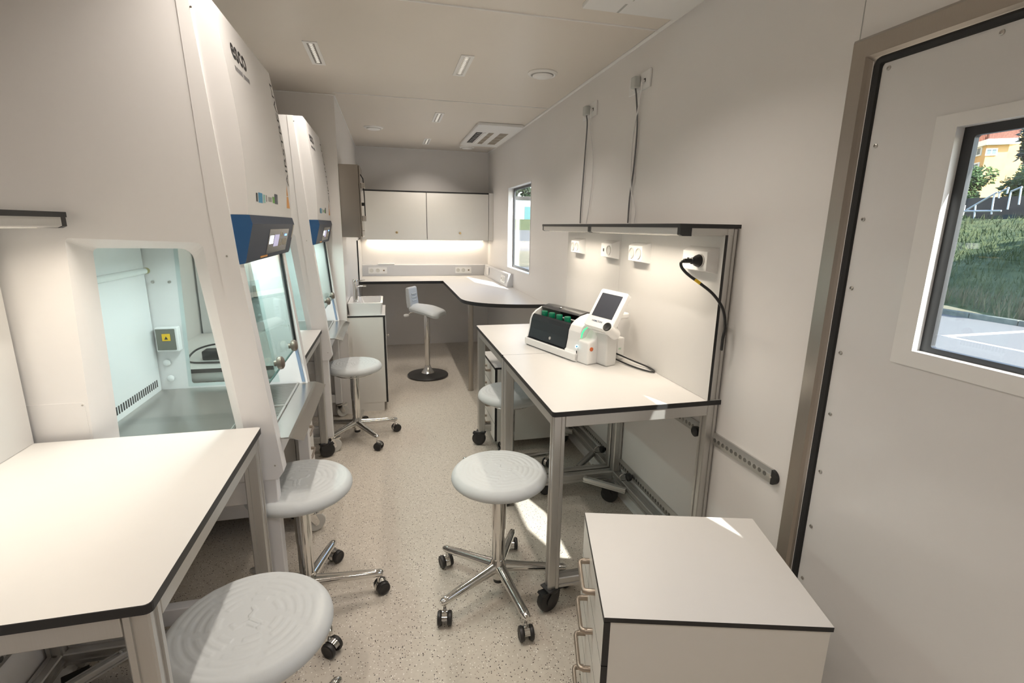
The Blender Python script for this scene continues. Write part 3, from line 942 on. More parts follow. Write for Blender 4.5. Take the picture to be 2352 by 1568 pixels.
def make_bsc():
    XB = -1.098
    root = thing('safety_cabinet', '', 'safety cabinet')          # local x = world x, local y from the near side
    W = BW
    # seam between side panel and front column
    seam = [(-0.534, 2.102), (-0.514, 1.525), (-0.476, 1.05), (-0.443, 0.65)]
    outer = [(XB, 0.65)] + seam[::-1] + [(XB, 2.102)]
    recA = rounded([(-0.910, 0.795), (-0.482, 0.795), (-0.541, 1.440), (-0.888, 1.450)], [0.012, 0.012, 0.02, 0.012], 4)
    recB = rounded([(-0.862, 0.808), (-0.520, 0.808), (-0.588, 1.420), (-0.848, 1.420)], [0.012, 0.02, 0.035, 0.015], 4)
    for a, b, A, B in ((0.0, 0.048, recA, recB), (W, W - 0.048, recA, recB)):
        MB().holed(outer, A, B, 'y', a, b).build('side_panel', BSCW, root)
        g = 0.050 if a == 0 else W - 0.050
        g2 = 0.054 if a == 0 else W - 0.054
        pan = [(-0.875, 0.796), (-0.506, 0.796), (-0.572, 1.434), (-0.862, 1.434)]
        MB().prism(pan, 'y', g, g2).build('side_pane', GLASS_SIDE, root)
    # small service cover low on the near side
    MB().prism(rounded([(XB, 0.70), (-0.914, 0.70), (-0.914, 0.962), (XB, 0.962)], [0, 0.006, 0.010, 0], 3), 'y', -0.0015, 0.0005).build('service_cover', BSCW, root)
    MB().lathe([(0.003, 0), (0.0028, 0.001), (0.0006, 0.001)], (-0.920, -0.0015, 0.953), (0, -1, 0), 8).build('screw', STEEL, root)
    # front columns
    colp = [(-0.534, 2.102), (-0.503, 2.102), (-0.457, 1.525), (-0.447, 1.38), (-0.377, 0.675), (-0.396, 0.648), (-0.443, 0.65), (-0.476, 1.05), (-0.514, 1.525)]
    inn = 0.05
    for y0, y1 in ((-0.003, inn), (W - inn, W + 0.003)):
        c = MB().prism(colp, 'y', y0, y1).build('front_column', BSCW, root)
        yy = y0 if y0 < 0.1 else y1
        for p in ((-0.498, 2.07), (-0.478, 1.40), (-0.402, 0.70)):
            MB().lathe([(0.0032, 0), (0.003, 0.001), (0.0006, 0.001)], (p[0], yy, p[1]), (0, -1 if yy < 0.1 else 1, 0), 8).build('screw', STEEL, c)
    # dark sash channel in each column
    for y in (inn, W - inn):
        s1 = 1 if y < 0.3 else -1
        MB().prism([(-0.468, 1.40), (-0.452, 1.40), (-0.418, 0.955), (-0.432, 0.955)], 'y', y, y + s1 * 0.006).build('sash_channel', BLACK, root)
        MB().prism([(-0.432, 0.955), (-0.418, 0.955), (-0.397, 0.79), (-0.411, 0.79)], 'y', y, y + s1 * 0.004).build('channel_liner', mat('channel_blue', (0.22, 0.30, 0.42), 0.5, noise=0.02), root)
    # back, top and plenum
    MB().box(XB, XB + 0.03, 0.048, W - 0.048, 0.65, 2.10).build('back_panel', BSCW, root)
    MB().box(XB + 0.03, -0.52, 0.048, W - 0.048, 2.085, 2.10).build('roof_panel', BSCW, root)
    MB().box(XB + 0.03, -0.50, 0.048, W - 0.048, 1.425, 1.44).build('plenum_ceiling', BSCIN, root)
    lm = MB().lathe([(0.008, 0), (0.013, 0.004), (0.013, 0.50), (0.008, 0.504)], (-0.56, 0.105, 1.408), 'y', 14).build('work_lamp', mat('tube_light', (0.9, 0.95, 0.9), 0.4, emit=(0.90, 1.0, 0.92), emit_s=3.0, noise=0.01), root)
    area_light('work_lamp_light', (-0.56, W / 2, 1.392), 0.03, 0.48, 4.2, (0.90, 1.0, 0.98), root, 170)
    # hood
    hp = [(-0.515, 2.102)] + [(x, z) for z, x in HOOD] + [(-0.47, 1.524)]
    # smooth curve through the front
    zz = [2.102 - (2.102 - 1.524) * k / 20 for k in range(21)]
    zn = np.array([a for a, _ in HOOD][::-1]); xn = np.array([b for _, b in HOOD][::-1])
    cf = np.polyfit(zn, xn, 3)
    fx = lambda z: float(np.polyval(cf, z))
    front = [(fx(z), z) for z in zz]
    hp = [(-0.505, 2.102)] + front + [(-0.468, 1.524)]
    hood = MB().prism(rounded(hp, [0] + [0.006] + [0] * (len(front) - 1) + [0], 3), 'y', 0.004, W - 0.004, smooth=True)
    ho = hood.build('hood', BSCW, root, angle=30)
    # hood lettering follows the curved front
    def on_hood(txt, size, place, name, matr, bold=0.0):
        vs, fs = text_geo(txt, size, bold)
        mb = MB()
        out = []
        for x, y, _ in vs:
            yy, z = place(x, y)
            out.append((fx(z) + 0.0006, yy, z))
        mb.add(out, fs)
        mb.build(name, matr, ho, fix=False)
    on_hood('esco', 0.088, lambda x, y: (0.10 + x * 1.05, 1.985 + y), 'logo_lettering', INK, 0.002)
    mk = MB()
    xx = 0.105
    for k, wv in enumerate((0.010, 0.006, 0.007, 0.005, 0.008, 0.006, 0.009, 0.0, 0.002, 0.0, 0.010, 0.006, 0.007, 0.005, 0.006, 0.008)):
        if wv > 0:
            z0, z1 = (1.948, 1.962) if wv != 0.002 else (1.943, 1.967)
            mk.add([(fx(z0) + 0.0006, xx, z0), (fx(z0) + 0.0006, xx + wv, z0), (fx(z1) + 0.0006, xx + wv, z1), (fx(z1) + 0.0006, xx, z1)], [(0, 1, 2, 3)])
        xx += wv + 0.0045
    mk.build('tagline_print', mat('print_grey', (0.2, 0.2, 0.22), 0.5, noise=0.02), ho, fix=False)
    on_hood('AIRSTREAM', 0.060, lambda x, y: (W - 0.022 - y, 1.652 + x * 1.30), 'range_lettering', INK)
    # stickers
    def sticker(y0, y1, z0, z1, m, name='sticker'):
        MB().add([(fx(z0) + 0.0006, y0, z0), (fx(z0) + 0.0006, y1, z0), (fx(z1) + 0.0006, y1, z1), (fx(z1) + 0.0006, y0, z1)], [(0, 1, 2, 3)]).build(name, m, ho, fix=False)
    sticker(0.110, 0.130, 1.567, 1.594, INK)
    sticker(0.140, 0.195, 1.565, 1.597, mat('sticker_blue', (0.05, 0.30, 0.55), 0.5, noise=0.1))
    sticker(0.205, 0.235, 1.567, 1.594, mat('sticker_teal', (0.30, 0.55, 0.50), 0.5, noise=0.1))
    sticker(0.250, 0.258, 1.572, 1.594, INK)
    sticker(0.280, 0.335, 1.574, 1.590, mat('sticker_grey', (0.35, 0.35, 0.34), 0.5, noise=0.3, nscale=300))
    sticker(0.350, 0.385, 1.572, 1.594, mat('sticker_green', (0.16, 0.42, 0.08), 0.5, noise=0.1))
    sticker(0.387, 0.440, 1.570, 1.606, mat('sticker_slate', (0.06, 0.07, 0.10), 0.5, noise=0.1))
    zt0, zt1 = 1.562, 1.655
    MB().add([(fx(zt0) + 0.0006, 0.615, zt0), (fx(zt0) + 0.0006, 0.685, zt0), (fx(zt1) + 0.0006, 0.640, zt1)], [(0, 1, 2)]).build('warning_triangle', ORANGE, ho, fix=False)
    # control panel
    cp = [(-0.470, 1.5235), (-0.405, 1.5235), (-0.3985, 1.497), (-0.4275, 1.384), (-0.4320, 1.377), (-0.450, 1.374), (-0.470, 1.39)]
    cb = MB()
    n = len(cp)
    yA, yB = 0.003, W - 0.003
    cb.prism(cp, 'y', yA, yB, 1, 0, cap2=0)
    ctl = cb.build('control_panel', [BLUE, SLATE], root)
    P0, P1 = Vector((-0.3985, 0, 1.497)), Vector((-0.4275, 0, 1.384))
    dn = (P1 - P0); L = dn.length; dn.normalize()
    nr = Vector((1, 0, 0)) - dn * dn.x; nr.normalize()
    def plate(y0, y1, t0, t1, h, m, name):
        o = P0 + dn * (L * t1) + Vector((0, y0, 0)) + nr * 0.0
        MB().obox(o, (0, y1 - y0, 0), -dn * (L * (t1 - t0)), nr * h).build(name, m, ctl)
    plate(0.255, 0.605, 0.16, 0.92, 0.0012, mat('keypad', (0.075, 0.073, 0.066), 0.22, noise=0.05), 'keypad')
    plate(0.275, 0.335, 0.36, 0.62, 0.0020, mat('lit_white', (0.9, 0.9, 0.9), 0.5, emit=(0.95, 0.97, 1.0), emit_s=2.2, noise=0.01), 'lit_button')
    plate(0.350, 0.430, 0.34, 0.72, 0.0020, mat('lcd', (0.4, 0.38, 0.55), 0.3, emit=(0.55, 0.52, 0.80), emit_s=0.55, noise=0.02), 'display')
    keym = mat('key', (0.50, 0.45, 0.38), 0.5, noise=0.05)
    for y, t, hh in ((0.453, 0.25, 0.16), (0.480, 0.30, 0.12), (0.448, 0.50, 0.25), (0.474, 0.62, 0.12), (0.500, 0.50, 0.22), (0.525, 0.50, 0.22), (0.550, 0.50, 0.22), (0.575, 0.50, 0.22)):
        plate(y, y + 0.014, t, t + hh, 0.0020, keym, 'key')
    for y in (0.535, 0.560):
        plate(y, y + 0.010, 0.34, 0.40, 0.0024, mat('led_blue', (0.1, 0.3, 0.9), 0.4, emit=(0.15, 0.40, 1.0), emit_s=4.0, noise=0.01), 'indicator')
    plate(0.690, 0.708, 0.02, 0.50, 0.0014, mat('sticker_beige', (0.55, 0.52, 0.46), 0.6, noise=0.1), 'sticker')
    MB().obox(P1 + Vector((0, 0.18, 0)) - nr * 0.001, (0, 0.10, 0), -dn * 0.006, nr * 0.003).build('caution_strip', ORANGE, ctl)
    # sash
    sa = MB().prism([(-0.461, 1.395), (-0.456, 1.395), (-0.4225, 0.957), (-0.4275, 0.957)], 'y', inn + 0.002, W - inn - 0.002)
    so = sa.build('sash', GLASS_S, root)
    MB().prism([(-0.4280, 0.957), (-0.4220, 0.957), (-0.4222, 0.953), (-0.4278, 0.953)], 'y', inn + 0.002, W - inn - 0.002).build('sash_edge', mat('sash_edge', (0.05, 0.12, 0.11), 0.3, noise=0.05), so)
    for y in (0.235, 0.515):
        hd = MB().lathe([(0.011, -0.002), (0.011, 0.006), (0.022, 0.010), (0.025, 0.018), (0.023, 0.026), (0.016, 0.031), (0.001, 0.032)], (-0.424, y, 0.995), (1, 0, 0.08), 20)
        hd.build('sash_handle', mat('bronze_handle', (0.20, 0.165, 0.135), 0.4, metal=0.5, noise=0.03), so)
    # work area
    MB().box(-0.990, -0.980, 0.055, W - 0.055, 0.78, 1.425).build('inner_back_wall', BSCIN, root)
    sl = MB()
    for k in range(32):
        y = 0.08 + k * 0.0175
        sl.box(-0.9805, -0.9785, y, y + 0.0075, 0.812, 0.842)
    so2 = sl.build('air_slots', BLACK, root); so2['kind'] = 'stuff'
    MB().box(-0.99, -0.565, 0.05, W - 0.05, 0.772, 0.788, bev=0.003).build('work_surface', STEEL, root)
    MB().box(-1.06, -0.43, 0.05, W - 0.05, 0.652, 0.664).build('sump', STEEL, root)
    MB().box(-0.43, -0.418, 0.05, W - 0.05, 0.655, 0.774).build('front_apron', BSCW, root)
    gr = MB()
    gr.box(-0.565, -0.557, 0.05, W - 0.05, 0.776, 0.788)
    gr.box(-0.432, -0.424, 0.05, W - 0.05, 0.776, 0.788)
    gr.box(-0.565, -0.424, W / 2 - 0.006, W / 2 + 0.006, 0.776, 0.789)
    nbar = 62
    for k in range(nbar):
        y = 0.055 + (W - 0.11) * k / nbar
        gr.box(-0.557, -0.432, y, y + 0.0055, 0.781, 0.787)
    go = gr.build('front_grille', STEEL, root); go['kind'] = 'stuff'
    MB().box(-0.56, -0.43, 0.05, W - 0.05, 0.70, 0.705).build('grille_pan', mat('pan_dark', (0.10, 0.10, 0.10), 0.5, noise=0.1), root)
    tr = MB()
    tp = [(-0.426, 0.783), (-0.360, 0.783), (-0.350, 0.7805), (-0.312, 0.766), (-0.3125, 0.7635), (-0.351, 0.7775), (-0.426, 0.7795)]
    tr.prism(tp, 'y', 0.035, W - 0.035)
    tr.build('arm_tray', STEELT, root)
    tube = MB().lathe([(0.005, 0), (0.012, 0.006), (0.013, 0.02), (0.013, 0.40), (0.012, 0.415), (0.004, 0.42)], (-0.955, 0.19, 1.305), 'y', 16)
    tube.build('uv_tube', mat('uv_tube', (0.76, 0.80, 0.78), 0.15, noise=0.05), root)
    MB().lathe([(0.006, 0), (0.013, 0.004), (0.013, 0.022), (0.006, 0.03)], (-0.955, 0.60, 1.305), 'y', 14).build('uv_tube_cap', mat('brass_olive', (0.35, 0.33, 0.12), 0.3, metal=0.6, noise=0.05), root)
    yf = W - 0.055
    fo = MB().box(-0.962, -0.876, yf - 0.034, yf, 0.965, 1.068, bev=0.004).build('power_outlet', WHITEP, root)
    MB().box(-0.957, -0.886, yf - 0.038, yf - 0.034, 0.972, 1.062, bev=0.003).build('outlet_cover', mat('smoked_cover', (0.16, 0.165, 0.135), 0.2, noise=0.08), fo)
    MB().box(-0.934, -0.904, yf - 0.040, yf - 0.038, 1.012, 1.042).build('outlet_sticker', YELLOW, fo)
    MB().add([(-0.926, yf - 0.0403, 1.018), (-0.912, yf - 0.0403, 1.018), (-0.919, yf - 0.0403, 1.032)], [(0, 1, 2)]).build('sticker_triangle', INK, fo, fix=False)
    for x, z, r in ((-0.953, 1.255, 0.006), (-0.892, 1.255, 0.006), (-0.943, 0.909, 0.014), (-0.938, 0.838, 0.014)):
        MB().lathe([(r, 0), (r, 0.006), (r * 0.7, 0.010), (r * 0.1, 0.011)], (x, yf, z), (0, -1, 0), 16).build('plug_button', STEEL if r < 0.01 else WHITEP, root)
    # stand
    for x0, x1 in ((-0.452, -0.404), (-1.09, -1.04)):
        for y0, y1 in ((0.004, 0.052), (W - 0.052, W - 0.004)):
            lg = MB().box(x0, x1, y0, y1, 0.118, 0.65, bev=0.003).build('stand_leg', BSCW, root)
    for y0, y1 in ((0.008, 0.048), (W - 0.048, W - 0.008)):
        MB().box(-1.04, -0.452, y0, y1, 0.125, 0.19, bev=0.003).build('stand_beam', BSCW, root)
        MB().box(-1.04, -0.452, y0, y1, 0.56, 0.645, bev=0.003).build('stand_beam', BSCW, root)
    MB().box(-1.085, -1.045, 0.052, W - 0.052, 0.30, 0.36, bev=0.003).build('stand_beam', BSCW, root)
    c0 = None
    for x, y, a in ((-0.428, 0.03, 20), (-0.428, W - 0.03, 30), (-1.065, 0.03, 150), (-1.065, W - 0.03, 200)):
        if c0 is None:
            b = MB().box(-0.03, 0.03, -0.024, 0.024, 0.112, 0.118)
            b.lathe([(0.020, 0.098), (0.022, 0.102), (0.022, 0.112)], seg=16)
            for s_ in (-1, 1):
                b.prism([(-0.022, 0.10), (0.018, 0.10), (0.036, 0.05), (0.03, 0.034), (0.016, 0.036), (-0.02, 0.09)], 'y', s_ * 0.018, s_ * 0.021)
            b.prism([(0.02, 0.094), (0.064, 0.104), (0.066, 0.098), (0.046, 0.082), (0.024, 0.086)], 'y', -0.014, 0.014)
            c0 = b.build('caster', CHROME, root)
            MB().lathe([(0.01, -0.015), (0.044, -0.015), (0.048, -0.011), (0.048, 0.011), (0.044, 0.015), (0.01, 0.015)], (0.022, 0, 0.048), 'y', 26).build('wheel', mat('nylon_wheel', (0.62, 0.61, 0.58), 0.4, noise=0.03), c0)
            k = c0
        else:
            k = copy_tree(c0, root)
        k.location = (x, y, 0); k.rotation_euler = (0, 0, R(a))
    return root

bsc1 = make_bsc()
bsc1.location = (0, 1.69, 0)
tag(bsc1, 'nearer white biosafety cabinet with blue control panel and side window', 'safety cabinet', 'biosafety cabinets along the left wall')
bsc2 = copy_tree(bsc1)
bsc2.location = (0, 3.262, 0)
tag(bsc2, 'farther white biosafety cabinet beside the sink, partly hidden by the nearer one', 'safety cabinet', 'biosafety cabinets along the left wall')

# ------------------------------------------------------------------ sink corner
sk = thing('sink_cabinet', 'narrow white sink cabinet with black edges against the partition wall', 'cabinet', (XBUMP, 4.02, 0))
SD, SW, SH = 0.288, 0.545, 0.80
MB().box(0.0, SD, 0.0, SW, SH - 0.013, SH, 0, sides=1).build('top_panel', [HPL, BLACKE], sk)
sp = MB().box(0.0, SD - 0.018, 0.002, 0.015, 0.075, SH - 0.013)
sp.build('side_panel', HPLF, sk)
MB().box(0.0, SD - 0.018, SW - 0.015, SW - 0.002, 0.075, SH - 0.013).build('side_panel', HPLF, sk)
d_ = MB().box(SD - 0.017, SD - 0.002, 0.002, SW - 0.002, 0.072, SH - 0.014, 0)
for i in range(len(d_.f)):
    if i != 3: d_.m[i] = 1
sd_ = d_.build('door', [HPLF, BLACKE], sk)
MB().lathe([(0.004, 0), (0.004, 0.012), (0.010, 0.018), (0.010, 0.024), (0.002, 0.026)], (SD - 0.002, 0.08, 0.62), (1, 0, 0), 14).build('knob', STEEL, sd_)
MB().box(0.0, SD - 0.035, 0.004, SW - 0.004, 0.0, 0.075).build('plinth', HPLF, sk)
ba = thing('washbasin', 'square white ceramic washbasin with chrome tap on sink cabinet', 'washbasin', (XBUMP, 4.02, SH))
o_ = rounded([(0.006, 0.025), (0.272, 0.025), (0.272, 0.435), (0.006, 0.435)], 0.014, 4)
i_ = rounded([(0.075, 0.042), (0.256, 0.042), (0.256, 0.418), (0.075, 0.418)], 0.022, 4)
i2 = rounded([(0.095, 0.07), (0.238, 0.07), (0.238, 0.39), (0.095, 0.39)], 0.03, 4)
bs = MB()
bs.holed(o_, i_, i_, 'z', 0.094, 0.096)
n = len(o_)
def loft(mb, A, za, B, zb):
    o = len(mb.v); n = len(A)
    mb.v += [(p[0], p[1], za) for p in A] + [(p[0], p[1], zb) for p in B]
    for i in range(n):
        j = (i + 1) % n
        mb.f.append([o + i, o + j, o + n + j, o + n + i]); mb.m.append(0); mb.sm.append(False)
ob_ = rounded([(0.012, 0.034), (0.262, 0.034), (0.262, 0.426), (0.012, 0.426)], 0.02, 4)
loft(bs, o_, 0.094, ob_, 0.0)
loft(bs, i_, 0.094, i2, 0.03)
bs.add([(p[0], p[1], 0.03) for p in i2], [list(range(len(i2)))])
bs.add([(p[0], p[1], 0.0) for p in ob_], [list(range(len(ob_)))[::-1]])
bs.build('basin', CERAMIC, ba)
MB().lathe([(0.02, 0.0305), (0.02, 0.033), (0.012, 0.0335), (0.002, 0.032)], (0.165, 0.23, 0), 'z', 18).build('drain', CHROME, ba)
tp_ = MB().lathe([(0.021, 0.096), (0.021, 0.10), (0.0175, 0.102), (0.0175, 0.235), (0.0185, 0.236), (0.0185, 0.272), (0.016, 0.275)], (0.062, 0.12, 0), 'z', 22)
tap = tp_.build('tap', CHROME, ba)
MB().tube([(0.062, 0.12, 0.215), (0.10, 0.13, 0.222), (0.145, 0.142, 0.218)], [0.011, 0.010, 0.009], 12, flat=(1.2, 0.7)).build('spout', CHROME, tap)
MB().tube([(0.062, 0.12, 0.262), (0.10, 0.128, 0.262), (0.142, 0.138, 0.268)], [0.012, 0.008, 0.005], 10, flat=(1.4, 0.5)).build('lever', CHROME, tap)

# stainless wall box above the sink
sb = thing('steel_dispenser', 'brushed stainless steel box mounted on the partition wall above the sink', 'dispenser', (XBUMP, 4.015, 1.405))
MB().box(0.0, 0.138, 0.0, 0.36, 0.0, 0.525, bev=0.003).build('body', STEELB, sb)
dd = MB().box(0.139, 0.150, 0.006, 0.354, 0.004, 0.521, bev=0.003).build('door', STEELB, sb)
MB().tube([(0.150, 0.04, 0.46), (0.168, 0.04, 0.43), (0.172, 0.045, 0.30), (0.172, 0.045, 0.12)], 0.004, 8).build('release_bar', BLACK, dd)
for z in (0.38, 0.14):
    MB().box(0.150, 0.180, 0.034, 0.056, z - 0.02, z + 0.02, bev=0.003).build('latch', CHROME, dd)
MB().box(0.150, 0.166, 0.10, 0.12, 0.235, 0.26, bev=0.003).build('catch', BLACK, dd)
MB().box(0.150, 0.164, 0.034, 0.050, 0.045, 0.053).build('lip', CHROME, dd)

# ------------------------------------------------------------------ back corner: worktop, cabinets, trunking
WT = 0.887
curve = []
c0 = [(0.592, 5.715), (0.592, 4.30)]
bez = [Vector((0.592, 4.30)), Vector((0.592, 4.03)), Vector((0.80, 3.86)), Vector((XR - 0.001, 3.845))]
for k in range(1, 25):
    t = k / 24
    p = bez[0] * (1 - t) ** 3 + bez[1] * 3 * t * (1 - t) ** 2 + bez[2] * 3 * t * t * (1 - t) + bez[3] * t ** 3
    curve.append((p.x, p.y))
outl = [(XBUMP + 0.001, 5.715), (0.592, 5.715), (0.592, 4.30)] + curve + [(XR - 0.001, YB - 0.001), (XBUMP + 0.001, YB - 0.001)]
wk = thing('worktop', 'white L-shaped worktop with rounded end and black edge in far corner', 'worktop', (0, 0, 0))
MB().prism(outl, 'z', WT - 0.03, WT, 1, 0).build('top', [HPL, BLACKE], wk)
MB().lathe([(0.026, 0), (0.026, 0.008), (0.0235, 0.010), (0.0235, WT - 0.04), (0.034, WT - 0.036), (0.034, WT - 0.03)], (0.700, 4.40, 0), 'z', 24).build('leg', STEELV, wk)
# black edged side panel left of the worktop
sdp = MB().box(XBUMP + 0.001, XBUMP + 0.014, 5.72, YB - 0.002, WT + 0.001, 1.331)
for i in range(len(sdp.f)):
    if i == 2: sdp.m[i] = 1
tag(sdp.build('splash_panel', [HPL, BLACKE]), 'upright white panel with black edge at the worktop left end', 'panel')
# wall cabinets
def wall_cabinet(x0, x1, label, knob=True):
    t = thing('wall_cabinet', label, 'cabinet', (x0, 6.05, 1.333), 0, 'wall cabinets above the far worktop')
    w = x1 - x0
    MB().box(0.001, w - 0.001, 0.018, 0.333, 0.0, 0.016).build('bottom_panel', HPLF, t)
    MB().box(0.001, w - 0.001, 0.0, 0.333, 0.540, 0.554, 1).build('top_panel', [HPL, BLACKE], t)
    for xa, xb in ((0.001, 0.014), (w - 0.014, w - 0.001)):
        MB().box(xa, xb, 0.018, 0.333, 0.016, 0.540, 0).build('side_panel', BLACKE if knob else HPLF, t)
    MB().box(0.014, w - 0.014, 0.325, 0.333, 0.016, 0.540).build('back_panel', HPLF, t)
    d = MB().box(0.0035, w - 0.0035, 0.002, 0.017, 0.001, 0.5385, 0)
    for i in range(len(d.f)):
        if i != 2: d.m[i] = 1
    do = d.build('door', [HPLF, BLACKE], t)
    if knob:
        MB().lathe([(0.005, 0), (0.005, 0.010), (0.013, 0.016), (0.014, 0.022), (0.010, 0.027), (0.001, 0.028)], (w / 2 + 0.02, 0.002, 0.085), (0, -1, 0), 18).build('knob', mat('brass_satin', (0.55, 0.42, 0.24), 0.3, metal=0.9, noise=0.04), do)
    return t
wall_cabinet(-0.288, 0.448, 'left one of two white wall cabinets above the far worktop')
wall_cabinet(0.448, 1.186, 'right one of two white wall cabinets, nearer the window')
tag(MB().box(1.188, XR - 0.001, 6.052, 6.066, 1.333, 1.887).build('filler_panel', HPLF), 'narrow white filler strip between wall cabinet and window wall', 'panel')
ls = thing('light_strip', 'glowing warm light strip under the far wall cabinets', 'lamp', (0.46, 6.10, 1.318))
MB().box(-0.72, 0.72, 0.232, 0.256, 0.004, 0.013).build('housing', ALU, ls)
MB().box(-0.71, 0.71, 0.235, 0.253, 0.002, 0.004).build('diffuser', mat('strip_glow', (0.9, 0.88, 0.82), 0.5, emit=(1.0, 0.84, 0.62), emit_s=9.0, noise=0.01), ls)
area_light('strip_light', (0, 0.244, 0.001), 1.40, 0.016, 3.2, (1.0, 0.87, 0.70), ls, 170)

def trunking(name, label, p0, length, along):
    """sloped-front socket trunking; along 'x' on the back wall, 'y' on the right wall"""
    t = thing(name, label, 'socket trunking', p0)
    sec = [(0, 0), (-0.062, 0.0), (-0.064, 0.01), (-0.050, 0.130), (-0.045, 0.138), (0, 0.138)]
    b = MB()
    if along == 'x':
        b.prism([(p[0], p[1]) for p in sec], 'x', 0, length)
    else:
        b.prism([(p[0], p[1]) for p in sec], 'y', 0, length)
    b.build('duct', mat('trunking_grey', (0.62, 0.62, 0.635), 0.4, noise=0.01), t)
    return t
def trunk_plate(t, along, s0, s1, kinds):
    # socket plate on the slanted face
    f0, f1 = Vector((-0.0632, 0.018)), Vector((-0.0522, 0.115))
    dv = (f1 - f0); L = dv.length; dv.normalize()
    nv = Vector((-dv.y, dv.x))
    def pt(s, q, h):
        a = f0 + dv * q + nv * h
        return (s, a.x, a.y) if along == 'x' else (a.x, s, a.y)
    def slab(mb, sa, sb, qa, qb, h0, h1):
        v = [pt(sa, qa, h0), pt(sb, qa, h0), pt(sb, qb, h0), pt(sa, qb, h0), pt(sa, qa, h1), pt(sb, qa, h1), pt(sb, qb, h1), pt(sa, qb, h1)]
        mb.add(v, [(0, 1, 2, 3), (4, 5, 6, 7), (0, 1, 5, 4), (1, 2, 6, 5), (2, 3, 7, 6), (3, 0, 4, 7)])
    mb = MB(); slab(mb, s0, s1, 0.012, 0.088, 0.0, 0.007)
    pl = mb.build('socket_plate', WHITEP, t)
    n = len(kinds)
    for k, kd in enumerate(kinds):
        c = s0 + (s1 - s0) * (k + 0.5) / n
        if kd == 's':
            m2 = MB().lathe([(0.0235, -0.001), (0.0235, 0.003), (0.020, 0.003), (0.0185, 0.0006), (0.001, 0.0006)], pt(c, 0.05, 0.007), Vector(pt(c, 0.05, 1.0)) - Vector(pt(c, 0.05, 0.0)), 20)
            m2.build('socket', mat('socket_ivory', (0.66, 0.65, 0.61), 0.4, noise=0.02), pl)
        else:
            m2 = MB(); slab(m2, c - 0.009, c + 0.009, 0.042, 0.058, 0.007, 0.0085)
            m2.build('data_port', mat('port_brown', (0.16, 0.10, 0.04), 0.5, noise=0.1), pl)
tk1 = trunking('socket_trunking', 'grey socket trunking along the back wall behind the far worktop', (XBUMP + 0.016, YB - 0.001, WT + 0.001), XR - XBUMP - 0.018, 'x')
trunk_plate(tk1, 'x', 0.07, 0.29, ('s', 's', 'd'))
trunk_plate(tk1, 'x', 1.13, 1.335, ('s', 's', 'd'))
tk2 = trunking('socket_trunking', 'grey socket trunking on the window wall beside the sunlit worktop', (XR - 0.001, 5.02, WT + 0.001), YB - 0.066 - 5.02, 'y')
trunk_plate(tk2, 'y', 0.09, 0.30, ('s', 's', 'd'))
MB().box(-0.070, -0.060, 0.985, 1.10, 0.03, 0.12, bev=0.004).build('socket_plate', WHITEP, tk2)
tag(MB().box(0.0, 0.20, -0.05, -0.004, 0.0, 0.014, bev=0.003).build('white_cable_cover', WHITEP, None, (-0.135, YB - 0.001, WT + 0.139)), 'thin white box lying on top of the back wall trunking', 'box')

# ------------------------------------------------------------------ saddle stool
ss = thing('perching_stool', 'tall grey perching stool with short backrest and black disc base', 'stool', (0.343, 4.95, 0))
MB().lathe([(0.19, 0.0), (0.205, 0.004), (0.207, 0.014), (0.200, 0.022), (0.10, 0.030), (0.06, 0.038)], seg=48).build('base_disc', mat('base_dark', (0.035, 0.034, 0.034), 0.3, noise=0.05), ss)
MB().lathe([(0.070, 0.030), (0.060, 0.045), (0.042, 0.072), (0.031, 0.098), (0.0275, 0.112)], seg=32).build('base_cone', CHROME, ss)
MB().lathe([(0.025, 0.10), (0.025, 0.34), (0.0285, 0.345), (0.0285, 0.655), (0.02, 0.67)], seg=26).build('column', CHROME, ss)
seatv = []
ga, gb = 18, 14
sm_ = MB()
def seat_pt(u, v):
    # u along the seat (back 0 -> front 1), v across -1..1 ; returns top point
    x = -0.185 + 0.40 * u
    half = 0.115 + 0.075 * math.sin(min(1, u * 1.05) * math.pi * 0.62)
    if u > 0.85: half *= 1 - 0.35 * ((u - 0.85) / 0.15) ** 2
    y = v * half
    z = 0.715 + 0.05 * (0.5 - u) * 0.9 - 0.045 * max(0, u - 0.55) ** 1.2 + 0.012 * (1 - v * v) * math.sin(u * math.pi) - 0.030 * abs(v) ** 4
    return x, y, z
for i in range(ga + 1):
    for j in range(gb + 1):
        seatv.append(seat_pt(i / ga, -1 + 2 * j / gb))
nb = len(seatv)
for i in range(ga + 1):
    for j in range(gb + 1):
        x, y, z = seat_pt(i / ga, (-1 + 2 * j / gb) * 0.90)
        seatv.append((x, y, z - 0.048))
fs = []
idx = lambda i, j, o=0: o + i * (gb + 1) + j
for i in range(ga):
    for j in range(gb):
        fs.append([idx(i, j), idx(i + 1, j), idx(i + 1, j + 1), idx(i, j + 1)])
        fs.append([idx(i, j, nb), idx(i, j + 1, nb), idx(i + 1, j + 1, nb), idx(i + 1, j, nb)])
for i in range(ga):
    fs.append([idx(i, 0), idx(i, 0, nb), idx(i + 1, 0, nb), idx(i + 1, 0)])
    fs.append([idx(i, gb), idx(i + 1, gb), idx(i + 1, gb, nb), idx(i, gb, nb)])
for j in range(gb):
    fs.append([idx(0, j), idx(0, j + 1), idx(0, j + 1, nb), idx(0, j, nb)])
    fs.append([idx(ga, j), idx(ga, j, nb), idx(ga, j + 1, nb), idx(ga, j + 1)])
sm_.add(seatv, fs, 0, True)
seat_o = sm_.build('seat', SEAT, ss, angle=60)
seat_o.modifiers.new('soft', 'SUBSURF').levels = 1
seat_o.modifiers['soft'].render_levels = 1
bk = MB()
